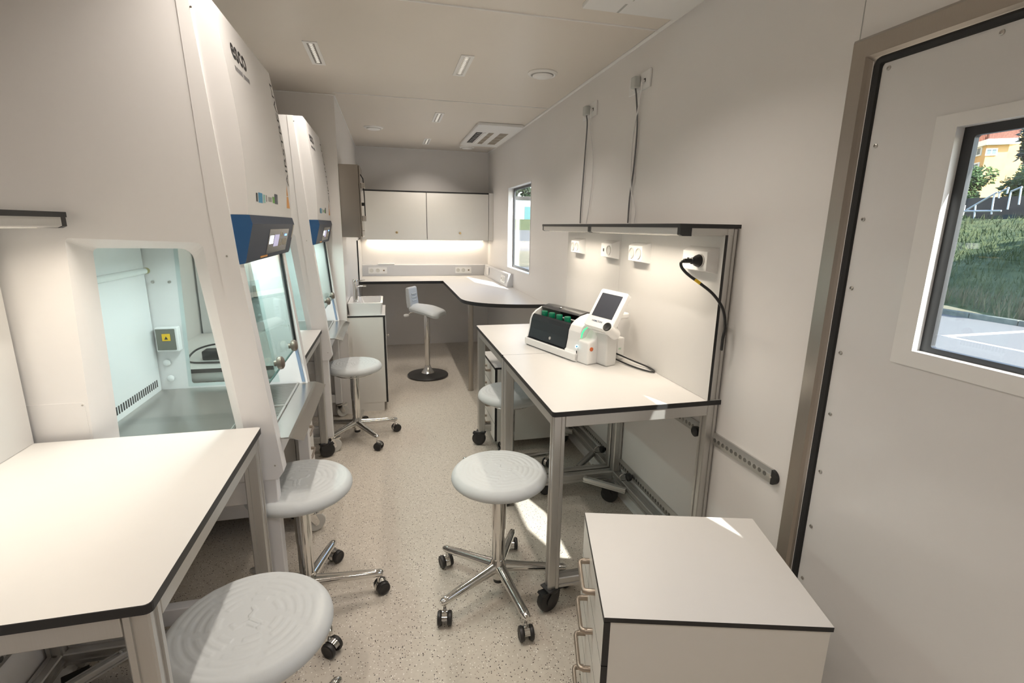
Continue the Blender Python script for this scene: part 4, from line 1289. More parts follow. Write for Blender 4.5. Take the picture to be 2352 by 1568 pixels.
prof = rounded([(-0.205, 0.70), (-0.150, 0.715), (-0.165, 0.80), (-0.178, 0.905), (-0.222, 0.905), (-0.220, 0.78)], [0.01, 0.012, 0.08, 0.018, 0.018, 0.08], 5)
bk.prism(prof, 'y', -0.105, 0.105, smooth=True)
bko = bk.build('backrest', SEAT, ss, angle=50)
for o_s in (seat_o, bko):
    o_s.scale = (0.80, 0.88, 1.0)
bv = bko.modifiers.new('soft', 'BEVEL'); bv.width = 0.018; bv.segments = 3; bv.limit_method = 'ANGLE'; bv.angle_limit = R(60)
for k in range(3):
    MB().tube([(-0.160 - 0.003 * k, -0.055, 0.775 + 0.032 * k), (-0.157 - 0.003 * k, 0, 0.772 + 0.032 * k), (-0.160 - 0.003 * k, 0.055, 0.775 + 0.032 * k)], 0.006, 8).build('back_rib', SEAT, bko)
MB().box(-0.09, 0.10, -0.05, 0.05, 0.655, 0.685, bev=0.005).build('seat_plate', GREYP, ss)
lv = MB().tube([(-0.06, -0.03, 0.665), (-0.15, -0.06, 0.655), (-0.17, -0.065, 0.63)], 0.005, 8)
lvo = lv.build('lever', CHROME, ss)
MB().lathe([(0.004, -0.03), (0.014, -0.022), (0.016, 0.0), (0.012, 0.02), (0.003, 0.028)], (-0.185, -0.068, 0.625), (1, 0.2, 0.15), 14).build('lever_knob', WHITEP, lvo)
ss.rotation_euler = (0, 0, R(-28))

# ------------------------------------------------------------------ tube analyser on the right benches
an = thing('bench_analyser', 'white benchtop analyser with black hatch, green tube caps and touchscreen', 'analyser', (0.731, 2.650, 0.852), 0)
# local frame: x = depth (away from aisle), y = -length direction, so length runs along -y
an.rotation_euler = (0, 0, math.atan2(0.31, 0.951))
AL = 0.445
def yl(u): return -u
body = [(0.0, 0.0), (0.24, 0.0), (0.25, 0.02), (0.25, 0.15), (0.235, 0.19), (0.20, 0.213), (0.155, 0.222), (0.11, 0.212), (0.075, 0.196), (0.048, 0.178), (0.034, 0.155), (0.026, 0.10), (0.016, 0.052), (0.0, 0.044)]
shell = [(0.006, 0.0), (0.25, 0.0), (0.25, 0.15), (0.232, 0.19), (0.19, 0.214), (0.15, 0.219), (0.105, 0.209), (0.070, 0.192), (0.046, 0.172), (0.034, 0.145), (0.028, 0.10), (0.018, 0.052), (0.006, 0.046)]
# open trough between the two cheeks
low = [(0.006, 0.0), (0.25, 0.0), (0.25, 0.135), (0.13, 0.135), (0.13, 0.116), (0.040, 0.116), (0.030, 0.046), (0.006, 0.046)]
cheekA = rounded(shell, 0.012, 3)
b = MB().prism(low, 'y', yl(0.012), yl(AL - 0.085))
b.build('trough', mat('trough_dark', (0.03, 0.032, 0.036), 0.4, noise=0.05), an)
MB().prism(cheekA, 'y', yl(0.0), yl(0.014), smooth=True).build('end_cheek', WHITEP, an)
near = MB().prism(cheekA, 'y', yl(AL - 0.092), yl(AL), smooth=True)
ne = near.build('end_cheek', WHITEP, an)
bvm = ne.modifiers.new('soft', 'BEVEL'); bvm.width = 0.006; bvm.segments = 3; bvm.limit_method = 'ANGLE'; bvm.angle_limit = R(50)
MB().box(0.0, 0.25, yl(AL), yl(-0.004), 0.004, 0.044, bev=0.006).build('base_skirt', WHITEP, an)
# curved black hatch on the front
hf = [(0.016, 0.050), (0.028, 0.100), (0.036, 0.148), (0.045, 0.168), (0.053, 0.176)]
hb = [(x + 0.006, z - 0.004) for x, z in hf[::-1]]
hatch = MB().prism([(x - 0.003, z + 0.001) for x, z in hf] + hb, 'y', yl(0.016), yl(AL - 0.094))
ht = hatch.build('front_hatch', mat('hatch_black', (0.012, 0.014, 0.018), 0.30, noise=0.08, bump=0.03), an)
MB().lathe([(0.009, 0.0), (0.009, 0.003), (0.006, 0.004), (0.005, 0.002), (0.001, 0.002)], (0.0195, yl(0.215), 0.075), (-1, 0, 0.25), 16).build('lock', CHROME, ht)
# lid at the back, bulging
lid = [(0.100, 0.2085), (0.108, 0.216), (0.150, 0.2255), (0.192, 0.219), (0.236, 0.192), (0.254, 0.150), (0.250, 0.140), (0.228, 0.186), (0.186, 0.211), (0.150, 0.2175), (0.108, 0.209)]
ld = MB().prism(lid, 'y', yl(0.014), yl(AL - 0.092), smooth=True).build('rear_lid', BLACK, an)
MB().lathe([(0.009, 0.0), (0.009, 0.003), (0.006, 0.004), (0.001, 0.003)], (0.128, yl(0.155), 0.2215), (-0.2, 0, 1), 16).build('lock', CHROME, ld)
# tubes with green caps
for k, u in enumerate((0.075, 0.142, 0.210, 0.280)):
    tb = MB().lathe([(0.004, 0.0), (0.011, 0.01), (0.0135, 0.03), (0.0135, 0.055)], (0.080, yl(u), 0.1165), 'z', 18)
    to = tb.build('sample_tube', mat('tube_clear', (0.55, 0.58, 0.56), 0.2, noise=0.03), an)
    MB().lathe([(0.0165, 0.05), (0.0172, 0.052), (0.0172, 0.078), (0.0160, 0.080), (0.001, 0.080)], (0.080, yl(u), 0.1165), 'z', 22).build('green_cap', GREEN, to)
# lights and buttons on the near cheek
cy = yl(AL)
gl_ = MB().tube([(0.040, cy - 0.0005, 0.120), (0.044, cy - 0.0005, 0.142), (0.055, cy - 0.0005, 0.158), (0.078, cy - 0.0005, 0.170)], [0.003, 0.004, 0.004, 0.002], 8)
gl_.build('green_indicator', mat('led_green', (0.05, 0.5, 0.2), 0.4, emit=(0.05, 0.85, 0.30), emit_s=1.3, noise=0.01), ne)
MB().lathe([(0.0095, 0), (0.0095, 0.002), (0.0055, 0.0025), (0.005, 0.0015), (0.001, 0.0015)], (0.012, cy, 0.080), (0, -1, 0), 20).build('ring_button', mat('led_cyan', (0.5, 0.8, 0.9), 0.4, emit=(0.55, 0.95, 1.0), emit_s=1.4, noise=0.01), ne)
MB().lathe([(0.0038, 0), (0.0038, 0.003), (0.0005, 0.003)], (0.012, cy - 0.0003, 0.080), (0, -1, 0), 12).build('button_centre', mat('button_blue', (0.0, 0.18, 0.42), 0.4, noise=0.02), ne)
MB().box(0.012, 0.016, cy - 0.001, cy + 0.002, 0.044, 0.058).build('usb_slot', INK, ne)
# pump housing and column
pump = MB().prism(rounded([(0.020, 0.0), (0.20, 0.0), (0.20, 0.17), (0.15, 0.185), (0.105, 0.172), (0.080, 0.140), (0.068, 0.120), (0.024, 0.112)], [0.008, 0.008, 0.01, 0.03, 0.03, 0.02, 0.02, 0.014], 4), 'y', yl(AL - 0.004), yl(AL + 0.075), smooth=True)
po = pump.build('pump_housing', WHITEP, an)
b2 = po.modifiers.new('soft', 'BEVEL'); b2.width = 0.009; b2.segments = 3; b2.limit_method = 'ANGLE'; b2.angle_limit = R(50)
MB().lathe([(0.010, 0), (0.010, 0.003), (0.008, 0.004), (0.001, 0.004)], (0.043, yl(AL + 0.075), 0.078), (0, -1, 0), 20).build('orange_button', mat('button_orange', (0.62, 0.13, 0.03), 0.4, noise=0.04), po)
colm = MB().prism(rounded([(0.080, 0.0), (0.150, 0.0), (0.150, 0.20), (0.080, 0.20)], 0.014, 4), 'y', yl(AL + 0.140), yl(AL + 0.060))
co_ = colm.build('screen_column', mat('column_grey', (0.66, 0.66, 0.65), 0.4, noise=0.01), an)
b3 = co_.modifiers.new('soft', 'BEVEL'); b3.width = 0.008; b3.segments = 3; b3.limit_method = 'ANGLE'; b3.angle_limit = R(50)
bxr = MB().box(0.215, 0.262, yl(AL + 0.075), yl(AL - 0.03), 0.004, 0.115, bev=0.006).build('rear_box', WHITEP, an)
vs, fs2 = text_geo('mi', 0.018)
MB().add([(0.222 + x, yl(AL + 0.0755), 0.055 + y) for x, y, _ in vs], fs2).build('box_lettering', mat('print_green', (0.02, 0.35, 0.10), 0.5, noise=0.02), bxr, fix=False)
# tilted touchscreen: own frame on the column, placed in analyser space
e_w = Vector((0.19, -0.979, -0.074)).normalized()    # across the screen
e_h = Vector((0.555, 0.047, 0.83)).normalized()      # up the screen
e_h = (e_h - e_w * e_h.dot(e_w)).normalized()
e_n = e_w.cross(e_h).normalized()
SWd, SHt, STk = 0.157, 0.205, 0.034
SCR_O = Vector((0.098, yl(0.545), 0.273)) - e_w * SWd / 2 - e_h * SHt / 2
def sp3(a, b_, c): return SCR_O + e_w * a + e_h * b_ + e_n * c
scp = rounded([(0, 0), (SWd, 0), (SWd, SHt), (0, SHt)], [0.012, 0.012, 0.010, 0.010], 4)
mbs = MB()
o = len(mbs.v); n = len(scp)
scp_in = rounded([(0.004, 0.004), (SWd - 0.004, 0.004), (SWd - 0.004, SHt - 0.004), (0.004, SHt - 0.004)], [0.010, 0.010, 0.008, 0.008], 4)
mbs.v += [tuple(sp3(p[0], p[1], -STk)) for p in scp] + [tuple(sp3(p[0], p[1], -0.004)) for p in scp] + [tuple(sp3(p[0], p[1], 0)) for p in scp_in]
for r_ in range(2):
    for i in range(n):
        j = (i + 1) % n
        mbs.f.append([r_ * n + i, r_ * n + j, (r_ + 1) * n + j, (r_ + 1) * n + i]); mbs.m.append(0); mbs.sm.append(False)
mbs.f.append(list(range(n))[::-1]); mbs.m.append(0); mbs.sm.append(False)
mbs.f.append([2 * n + i for i in range(n)]); mbs.m.append(0); mbs.sm.append(False)
scr_o = mbs.build('touchscreen', WHITEP, an)
def scr_rect(a0, a1, b0, b1, c0, c1, m, name):
    return MB().obox(sp3(a0, b0, c0), e_w * (a1 - a0), e_h * (b1 - b0), e_n * (c1 - c0)).build(name, m, scr_o)
scr_rect(0.018, SWd - 0.020, 0.058, SHt - 0.022, -0.001, 0.0006, SCREEN, 'display')
vs, fs2 = text_geo('HAMILTON', 0.0125, 0.0003)
wtx = max(v[0] for v in vs)
MB().add([tuple(sp3(0.034 + x / wtx * 0.060, 0.030 + y, 0.0007)) for x, y, _ in vs], fs2).build('maker_lettering', NAVY, scr_o, fix=False)
MB().lathe([(0.0215, -0.02), (0.0215, 0.004), (0.019, 0.006), (0.015, 0.004), (0.001, 0.003)], sp3(SWd - 0.024, 0.020, 0.0), e_n, 28).build('dial', BLACK, scr_o)
MB().lathe([(0.026, -0.085), (0.027, -0.08), (0.027, -0.002), (0.025, 0.002), (0.022, 0.002)], sp3(SWd - 0.024, 0.020, 0.0), e_n, 28).build('dial_housing', WHITEP, scr_o)
MB().obox(sp3(0.03, -0.004, -STk - 0.04), e_w * 0.09, e_h * 0.06, e_n * 0.042).build('tilt_arm', WHITEP, scr_o)
MB().box(0.215, 0.30, yl(AL + 0.06), yl(AL - 0.0), 0.205, 0.235, bev=0.008).build('handle_arm', WHITEP, an)
MB().box(0.205, 0.232, yl(AL + 0.055), yl(AL + 0.01), 0.12, 0.215, bev=0.006).build('handle_post', WHITEP, an)

# power lead of the analyser: loop on the bench
lead = MB()
pts = [(1.045, 2.27, 0.895), (1.07, 2.255, 0.893), (1.10, 2.22, 0.885), (1.145, 2.13, 0.870), (1.175, 2.06, 0.862), (1.178, 2.00, 0.859), (1.160, 1.985, 0.858), (1.13, 2.04, 0.858), (1.10, 2.14, 0.860), (1.075, 2.25, 0.870), (1.10, 2.36, 0.885), (1.145, 2.50, 0.90), (1.165, 2.62, 0.905)]
lead.tube(smooth_path(pts, 6), 0.004, 8)
tag(lead.build('power_lead', BLACK), 'thin black lead looped on the bench behind the analyser', 'cable')

# thick black cable plugged into the near socket box, hanging round the panel edge
plug = thing('power_cable', 'black power cable with round plug hanging from bench socket', 'cable', (0, 0, 0))
px = 0.552 + 0.695 - 0.0525 - 0.012 - 0.038
pc = (px, 1.682, 1.386)
MB().lathe([(0.0245, 0.0), (0.0245, 0.004), (0.019, 0.018), (0.0125, 0.026), (0.0125, 0.034), (0.010, 0.036)], pc, (-1, 0, 0), 24).build('plug', BLACK, plug)
MB().lathe([(0.0085, 0.034), (0.0085, 0.066), (0.006, 0.068)], pc, (-1, 0, 0), 16).build('strain_relief', BLACK, plug)
cpts = [(px - 0.064, 1.682, 1.386), (px - 0.078, 1.681, 1.378), (px - 0.074, 1.674, 1.358), (px - 0.055, 1.656, 1.334), (px - 0.025, 1.624, 1.306), (px + 0.012, 1.590, 1.268), (px + 0.045, 1.572, 1.215), (px + 0.058, 1.566, 1.150), (px + 0.055, 1.568, 1.105), (px + 0.062, 1.578, 1.06)]
MB().tube(smooth_path(cpts, 7), 0.0055, 10).build('cord', BLACK, plug)
mid = smooth_path(cpts, 7)[25:29]
MB().tube(mid, 0.0059, 10).build('cord_tag', YELLOW, plug)

# ------------------------------------------------------------------ high wall sockets with hanging cables
def high_socket(yc, zc, label):
    t = thing('wall_socket', label, 'wall socket', (XR, yc, zc), 0, 'sockets high on the right wall')
    pl = MB().box(-0.010, 0.0, -0.108, 0.108, -0.041, 0.041, bev=0.003).build('cover_plate', WHITEP, t)
    MB().lathe([(0.0235, -0.001), (0.0235, 0.003), (0.0210, 0.003), (0.019, 0.0006), (0.001, 0.0006)], (-0.010, 0.062, -0.002), (-1, 0, 0), 22).build('socket', WHITEP, pl)
    MB().lathe([(0.0235, -0.001), (0.0235, 0.003), (0.0210, 0.003), (0.019, 0.0006), (0.001, 0.0006)], (-0.010, 0.0, -0.002), (-1, 0, 0), 22).build('socket', WHITEP, pl)
    MB().box(-0.0115, -0.009, -0.066, -0.048, -0.010, 0.006).build('data_port', INK, pl)
    return t
def hang(yc, zc, pts_g, pts_w, which):
    c = thing('power_cable', 'grey cable with angled plug hanging from the %s high wall socket' % which, 'cable', (0, 0, 0))
    MB().box(XR - 0.046, XR - 0.0125, yc - 0.022, yc + 0.022, zc - 0.026, zc + 0.026, bev=0.005).build('plug', mat('plug_grey', (0.58, 0.60, 0.58), 0.45, noise=0.03), c)
    MB().tube(smooth_path([(XR - 0.028, yc, zc - 0.024)] + pts_g, 7), 0.0042, 8).build('cord', mat('cable_grey', (0.16, 0.16, 0.17), 0.5, noise=0.04), c)
    d = thing('network_cable', 'white network cable hanging from the %s high wall socket' % which, 'cable', (0, 0, 0))
    MB().box(XR - 0.026, XR - 0.0115, yc - 0.064, yc - 0.050, zc - 0.014, zc + 0.0, bev=0.002).build('connector', WHITEP, d)
    MB().tube(smooth_path([(XR - 0.022, yc - 0.057, zc - 0.010)] + pts_w, 7), 0.0034, 8).build('cord', WHITEP, d)
s1 = high_socket(2.455, 2.203, 'double wall socket high on the right wall, nearer the door')
s2 = high_socket(3.095, 2.203, 'double wall socket high on the right wall, farther from the door')
hang(2.455, 2.203, [(XR - 0.02, 2.452, 2.13), (XR - 0.012, 2.440, 2.0), (XR - 0.010, 2.452, 1.80), (XR - 0.010, 2.475, 1.66), (XR - 0.010, 2.478, 1.53)], [(XR - 0.016, 2.43, 2.10), (XR - 0.020, 2.458, 1.98), (XR - 0.020, 2.465, 1.85), (XR - 0.020, 2.445, 1.70), (XR - 0.010, 2.405, 1.60), (XR - 0.010, 2.41, 1.53)], 'nearer')
hang(3.095, 2.203, [(XR - 0.02, 3.095, 2.12), (XR - 0.012, 3.130, 1.95), (XR - 0.010, 3.150, 1.78), (XR - 0.010, 3.165, 1.62), (XR - 0.010, 3.165, 1.53)], [(XR - 0.018, 3.05, 2.10), (XR - 0.014, 3.00, 1.95), (XR - 0.012, 2.99, 1.78), (XR - 0.010, 3.03, 1.62), (XR - 0.010, 3.06, 1.53)], 'farther')

# ------------------------------------------------------------------ lashing rails with anchor knobs
def rail(label, x, y0, y1, z, side):
    t = thing('lashing_rail', label, 'rail', (x, y0, z), 0)
    s_ = side
    b = MB()
    sec = [(0, -0.026), (-0.007 * s_, -0.026), (-0.011 * s_, -0.008), (-0.012 * s_, -0.006), (-0.012 * s_, 0.006), (-0.011 * s_, 0.008), (-0.007 * s_, 0.026), (0, 0.026)]
    b.prism(sec, 'y', 0, y1 - y0)
    b.build('rail_bar', ALU, t)
    n = int((y1 - y0 - 0.05) / 0.025)
    hl = MB()
    for k in range(n):
        hl.lathe([(0.0085, 0.0), (0.0085, 0.0006), (0.007, 0.0008), (0.0005, 0.0008)], (-0.0118 * s_, 0.03 + k * 0.025, -0.001), (-s_, 0, 0), 10)
    ho_ = hl.build('rail_holes', mat('rail_hole', (0.22, 0.22, 0.215), 0.25, metal=0.8, noise=0.05), t)
    ho_['kind'] = 'stuff'
    for yy, a0, a1 in ((0.0, 90, 270), (y1 - y0, -90, 90)):
        arc = [(yy + 0.026 * math.cos(R(a)), 0.026 * math.sin(R(a))) for a in range(a0, a1 + 1, 15)]
        e = MB().prism(arc, 'x', 0.0, -0.0125 * s_)
        eo = e.build('end_cap', BLACK, t)
        MB().lathe([(0.005, 0), (0.005, 0.0015), (0.001, 0.002)], (-0.0125 * s_, yy, 0), (-s_, 0, 0), 12).build('rivet', CHROME, eo)
    return t
def anchor(t, dy, side, ring=True):
    s_ = side
    k = MB().lathe([(0.010, 0.0), (0.010, 0.010), (0.020, 0.012), (0.022, 0.018), (0.022, 0.030), (0.017, 0.034), (0.001, 0.035)], (-0.012 * s_, dy, 0), (-s_, 0, 0), 18)
    ko = k.build('anchor_knob', BLACK, t)
    if ring:
        pts = [(-0.03 * s_ - 0.022 * s_ * (1 - math.cos(a)), dy + 0.024, 0.020 * math.sin(a) - 0.012) for a in [2 * math.pi * q / 20 for q in range(21)]]
        MB().tube(pts, 0.003, 6, caps=False).build('ring', CHROME, ko)
r1 = rail('upper aluminium lashing rail on right wall with black end near door', XR - 0.0005, 1.285, 3.60, 0.686, 1)
for dy in (0.40, 0.98, 1.80): anchor(r1, dy, 1, False)
r2 = rail('lower aluminium lashing rail on right wall near the floor', XR - 0.0005, 1.32, 3.70, 0.196, 1)
for dy in (0.90, 1.25, 1.74): anchor(r2, dy, 1, True)
r3 = rail('aluminium lashing rail low on the left wall behind the foreground bench', XL + 0.0005, 0.30, 1.66, 0.30, -1)
anchor(r3, 0.95, -1, True)

# ------------------------------------------------------------------ ceiling fittings
down_src = None
def downlight(x, y, label, light=True):
    global down_src
    if down_src is None:
        t = thing('recessed_lamp', label, 'ceiling lamp', (x, y, ZC), 0, 'recessed ceiling lamps')
        MB().holed(rect(-0.036, 0.036, -0.19, 0.19), rect(-0.019, 0.019, -0.168, 0.168), rect(-0.019, 0.019, -0.168, 0.168), 'z', -0.004, 0.0).build('frame', TRIMW, t)
        MB().box(-0.019, 0.019, -0.168, 0.168, -0.0016, -0.0002).build('reflector', mat('reflector', (0.55, 0.55, 0.53), 0.25, metal=0.8, noise=0.15, nscale=90), t)
        l0 = None
        for k in range(12):
            if l0 is None:
                l0 = MB().lathe([(0.0105, 0.0), (0.0095, 0.0014), (0.0070, 0.0022), (0.0005, 0.0026)], (0, 0, 0), (0, 0, -1), 14).build('lens', mat('lamp_lens', (0.75, 0.75, 0.73), 0.12, emit=(1.0, 0.92, 0.8), emit_s=0.35, noise=0.02), t)
                q = l0
            else:
                q = instance(l0, t)
            q.location = (0, -0.148 + 0.0269 * k, -0.0016)
        down_src = t
    else:
        t = copy_tree(down_src)
        t.location = (x, y, ZC)
        tag(t, label, 'ceiling lamp', 'recessed ceiling lamps')
    if light:
        area_light('recessed_lamp_light', (0, 0, -0.006), 0.04, 0.34, DOWN_W, LAMP_WARM, t, LAMP_SPREAD)
    return t
lamps = [(-0.345, 3.11, 'slim recessed ceiling lamp above the gap between the safety cabinets'),
         (0.452, 3.09, 'slim recessed ceiling lamp beside the round vent over the right bench'),
         (0.446, 4.53, 'slim recessed ceiling lamp beside the air conditioner'),
         (0.447, 5.80, 'slim recessed ceiling lamp nearest the back wall'),
         (-0.345, 1.52, 'slim recessed ceiling lamp over the left foreground bench'),
         (0.452, 1.62, 'slim recessed ceiling lamp over the aisle near the door'),
         (-0.345, -0.20, 'slim recessed ceiling lamp behind the viewpoint, on the left'),
         (0.452, -0.20, 'slim recessed ceiling lamp behind the viewpoint, on the right')]
src_keep = []
made = []
for i, (x, y, lab) in enumerate(lamps):
    made.append(downlight(x, y, lab, light=False))
for t in made:
    area_light('recessed_lamp_light', (0, 0, -0.006), 0.04, 0.34, DOWN_W, LAMP_WARM, t, LAMP_SPREAD)

def ceiling_valve(x, y, label, r=0.088):
    t = thing('ceiling_vent', label, 'vent', (x, y, ZC), 0, 'round ceiling vents')
    MB().lathe([(r * 0.74, 0.0), (r, 0.0), (r, -0.005), (r * 0.86, -0.014), (r * 0.76, -0.012), (r * 0.74, -0.001)], seg=40).build('collar', TRIMW, t)
    MB().lathe([(r * 0.74, -0.0006), (0.001, -0.0006)], seg=32).build('throat', RUBBER, t)
    MB().lathe([(r * 0.3, -0.002), (r * 0.66, -0.010), (r * 0.68, -0.016), (r * 0.60, -0.022), (r * 0.2, -0.027), (0.001, -0.0275)], seg=40).build('disc', TRIMW, t)
ceiling_valve(0.926, 3.09, 'round white ceiling vent over the right-hand benches')
ceiling_valve(-0.093, 5.15, 'round white ceiling vent over the sink area')
ceiling_valve(0.923, 6.03, 'round white ceiling vent in front of the far wall cabinets')

ac = thing('air_conditioner', 'white ceiling air conditioner panel with three grilles', 'air conditioner', (1.02, 5.17, ZC))
def acx(x): return x - 1.02
def acy(y): return y - 5.17
MB().box(acx(0.805), acx(1.215), acy(4.59), acy(5.78), -0.026, 0.0, bev=0.006).build('bezel', WHITEP, ac)
MB().box(acx(0.845), acx(0.905), acy(4.93), acy(5.55), -0.0268, -0.0255).build('air_outlet', INK, ac)
for k in range(7):
    y = 4.98 + k * 0.085
    MB().obox((acx(0.860), acy(y), -0.030), (0.035, 0.012, 0), (0.0, 0.03, 0.003), (0, 0, 0.0036)).build('vane', GREYP, ac)
MB().box(acx(0.915), acx(0.940), acy(4.93), acy(5.58), -0.034, -0.0265, bev=0.003).build('louvre', WHITEP, ac)
for nm, xa, xb in (('filter_grille', 0.965, 1.015), ('filter_grille', 1.075, 1.155)):
    for k in range(4):
        ya = 4.93 + k * 0.168
        g = MB().box(acx(xa), acx(xb), acy(ya), acy(ya + 0.156), -0.0268, -0.0258)
        go_ = g.build(nm, mat('filter_tan', (0.30, 0.26, 0.21), 0.7, noise=0.15, nscale=400), ac)

cp_ = thing('ceiling_unit', 'flat white ceiling panel near the door with small printed marks', 'ceiling panel', (1.01, 1.72, ZC))
MB().box(-0.205, 0.222, -0.42, 0.43, -0.018, 0.0, bev=0.004).build('panel', WHITEP, cp_)
for xa, xb, ya, yb in ((-0.055, -0.045, 0.34, 0.425), (-0.04, -0.036, 0.22, 0.31), (-0.06, 0.01, 0.06, 0.19)):
    MB().box(xa, xb, ya, yb, -0.0184, -0.0178).build('printed_mark', GREYP, cp_)

# ------------------------------------------------------------------ things on the left bench between the cabinets and inside the far cabinet
ps = thing('power_adapter', 'black power adapter with curled cable on the bench between the cabinets', 'power adapter', (-0.80, 2.62, 0.852))
MB().box(-0.09, 0.09, -0.035, 0.035, 0.0, 0.045, bev=0.006).build('brick', BLACK, ps)
MB().tube(smooth_path([(0.09, 0, 0.02), (0.14, -0.03, 0.006), (0.10, -0.09, 0.006), (-0.04, -0.10, 0.006), (-0.14, -0.06, 0.006), (-0.13, 0.02, 0.04), (-0.05, 0.05, 0.06), (0.04, 0.04, 0.055), (0.09, 0.02, 0.02)], 6), 0.0045, 8).build('cord', BLACK, ps)
mi_ = thing('vacuum_pump', 'small black apparatus with chrome fittings inside the farther safety cabinet', 'apparatus', (-0.72, 3.50, 0.789))
MB().box(-0.06, 0.06, -0.05, 0.05, 0.012, 0.07, bev=0.008).build('base', BLACK, mi_)
for sx in (-0.045, 0.045):
    MB().box(sx - 0.01, sx + 0.01, -0.045, 0.045, 0.0, 0.014).build('foot', BLACK, mi_)
for x, y, h, r in ((-0.03, 0.02, 0.15, 0.018), (0.03, 0.01, 0.12, 0.014), (0.0, -0.03, 0.10, 0.012)):
    MB().lathe([(r, 0.07), (r, h - 0.02), (r * 1.4, h - 0.018), (r * 1.4, h), (r * 0.5, h + 0.01)], (x, y, 0), 'z', 16).build('fitting', CHROME, mi_)
MB().tube(smooth_path([(-0.03, 0.02, 0.16), (-0.02, -0.02, 0.19), (0.02, -0.02, 0.18), (0.03, 0.01, 0.13)], 6), 0.005, 8).build('hose', mat('hose_clear', (0.6, 0.65, 0.65), 0.2, noise=0.03), mi_)
# ------------------------------------------------------------------ outdoors, seen through the two windows
GZ = -0.5
CAMP = Vector((0, 0, CAM_H))
def pix_ray(px, py):
    return rgt * ((px - W_PX / 2) / F_PX) - upv * ((py - H_PX / 2) / F_PX) + fwd
def hit(px, py, p, n):
    r = pix_ray(px, py); p = Vector(p); n = Vector(n)
    return CAMP + r * ((p - CAMP).dot(n) / r.dot(n))

def nmat(name, c1, c2, scale, rough=0.9, detail=6, c3=None, bump=0.0):
    m = bpy.data.materials.new(name); m.use_nodes = True
    nt = m.node_tree; b = nt.nodes['Principled BSDF']
    tc = nt.nodes.new('ShaderNodeTexCoord')
    nz = nt.nodes.new('ShaderNodeTexNoise'); nz.inputs['Scale'].default_value = scale; nz.inputs['Detail'].default_value = detail
    nt.links.new(tc.outputs['Object'], nz.inputs['Vector'])
    cr = nt.nodes.new('ShaderNodeValToRGB')
    cr.color_ramp.elements[0].position = 0.35; cr.color_ramp.elements[0].color = (*c1, 1)
    cr.color_ramp.elements[1].position = 0.65; cr.color_ramp.elements[1].color = (*c2, 1)
    if c3:
        e = cr.color_ramp.elements.new(0.5); e.color = (*c3, 1)
    nt.links.new(nz.outputs['Fac'], cr.inputs[0]); nt.links.new(cr.outputs[0], b.inputs['Base Color'])
    b.inputs['Roughness'].default_value = rough
    return m
ASPH = nmat('asphalt', (0.105, 0.105, 0.105), (0.14, 0.138, 0.134), 40, 0.85)
GRASS = nmat('grass', (0.034, 0.056, 0.018), (0.078, 0.094, 0.034), 3.0, 0.9)
DRYG = nmat('dry_grass', (0.10, 0.095, 0.055), (0.16, 0.14, 0.085), 1.5, 0.95)
LEAF = nmat('leaves', (0.022, 0.055, 0.012), (0.075, 0.13, 0.028), 2.5, 0.6)
LEAFD = nmat('leaves_dark', (0.010, 0.022, 0.008), (0.03, 0.05, 0.016), 2.5, 0.6)
BARK = nmat('bark', (0.04, 0.03, 0.02), (0.09, 0.07, 0.05), 12, 0.9)
YHOUSE = nmat('yellow_render', (0.62, 0.37, 0.15), (0.66, 0.41, 0.18), 0.8, 0.85)
DARKWALL = nmat('dark_wall', (0.035, 0.032, 0.032), (0.06, 0.055, 0.05), 2.0, 0.9)

struct(MB().box(-40, 13.75, -60, 42, GZ - 0.1, GZ), 'ground_asphalt', ASPH)
struct(MB().add([(4, 42, GZ), (60, 42, GZ), (60, 76, 1.05), (4, 76, 1.05)], [(0, 1, 2, 3)]), 'ground_road', ASPH)
struct(MB().add([(3, 25, GZ + 0.01), (13.7, 25, GZ + 0.01), (13.7, 41.5, GZ + 0.02), (3, 41.5, GZ + 0.02)], [(0, 1, 2, 3)]), 'ground_verge', DRYG)

def line_mark(pts, label):
    tag(MB().prism(pts, 'z', GZ, GZ + 0.006).build('road_marking', mat('road_white', (0.5, 0.5, 0.49), 0.8, noise=0.06, nscale=20)), label, 'road marking', 'painted parking lines')
line_mark([(10.75, 7.30), (13.5, 7.40), (13.5, 7.54), (10.75, 7.44)], 'white parking line running towards the kerb, outside the door window')
line_mark([(10.72, 1.0), (10.85, 1.0), (10.85, 7.30), (10.72, 7.30)], 'white parking line running along the kerb, outside the door window')
kb = thing('kerb', 'grey stone kerb between the asphalt and the grass bank', 'kerb', (13.75, 0, GZ))
k0 = MB().box(0.0, 0.16, 0.0, 0.985, -0.1, 0.12, bev=0.015).build('kerb_stone', nmat('kerb_stone', (0.11, 0.12, 0.105), (0.17, 0.175, 0.15), 8, 0.9), kb)
for k in range(1, 18):
    instance(k0, kb, (0, k * 1.0 - 2, 0))
k0.location = (0, -2, 0)

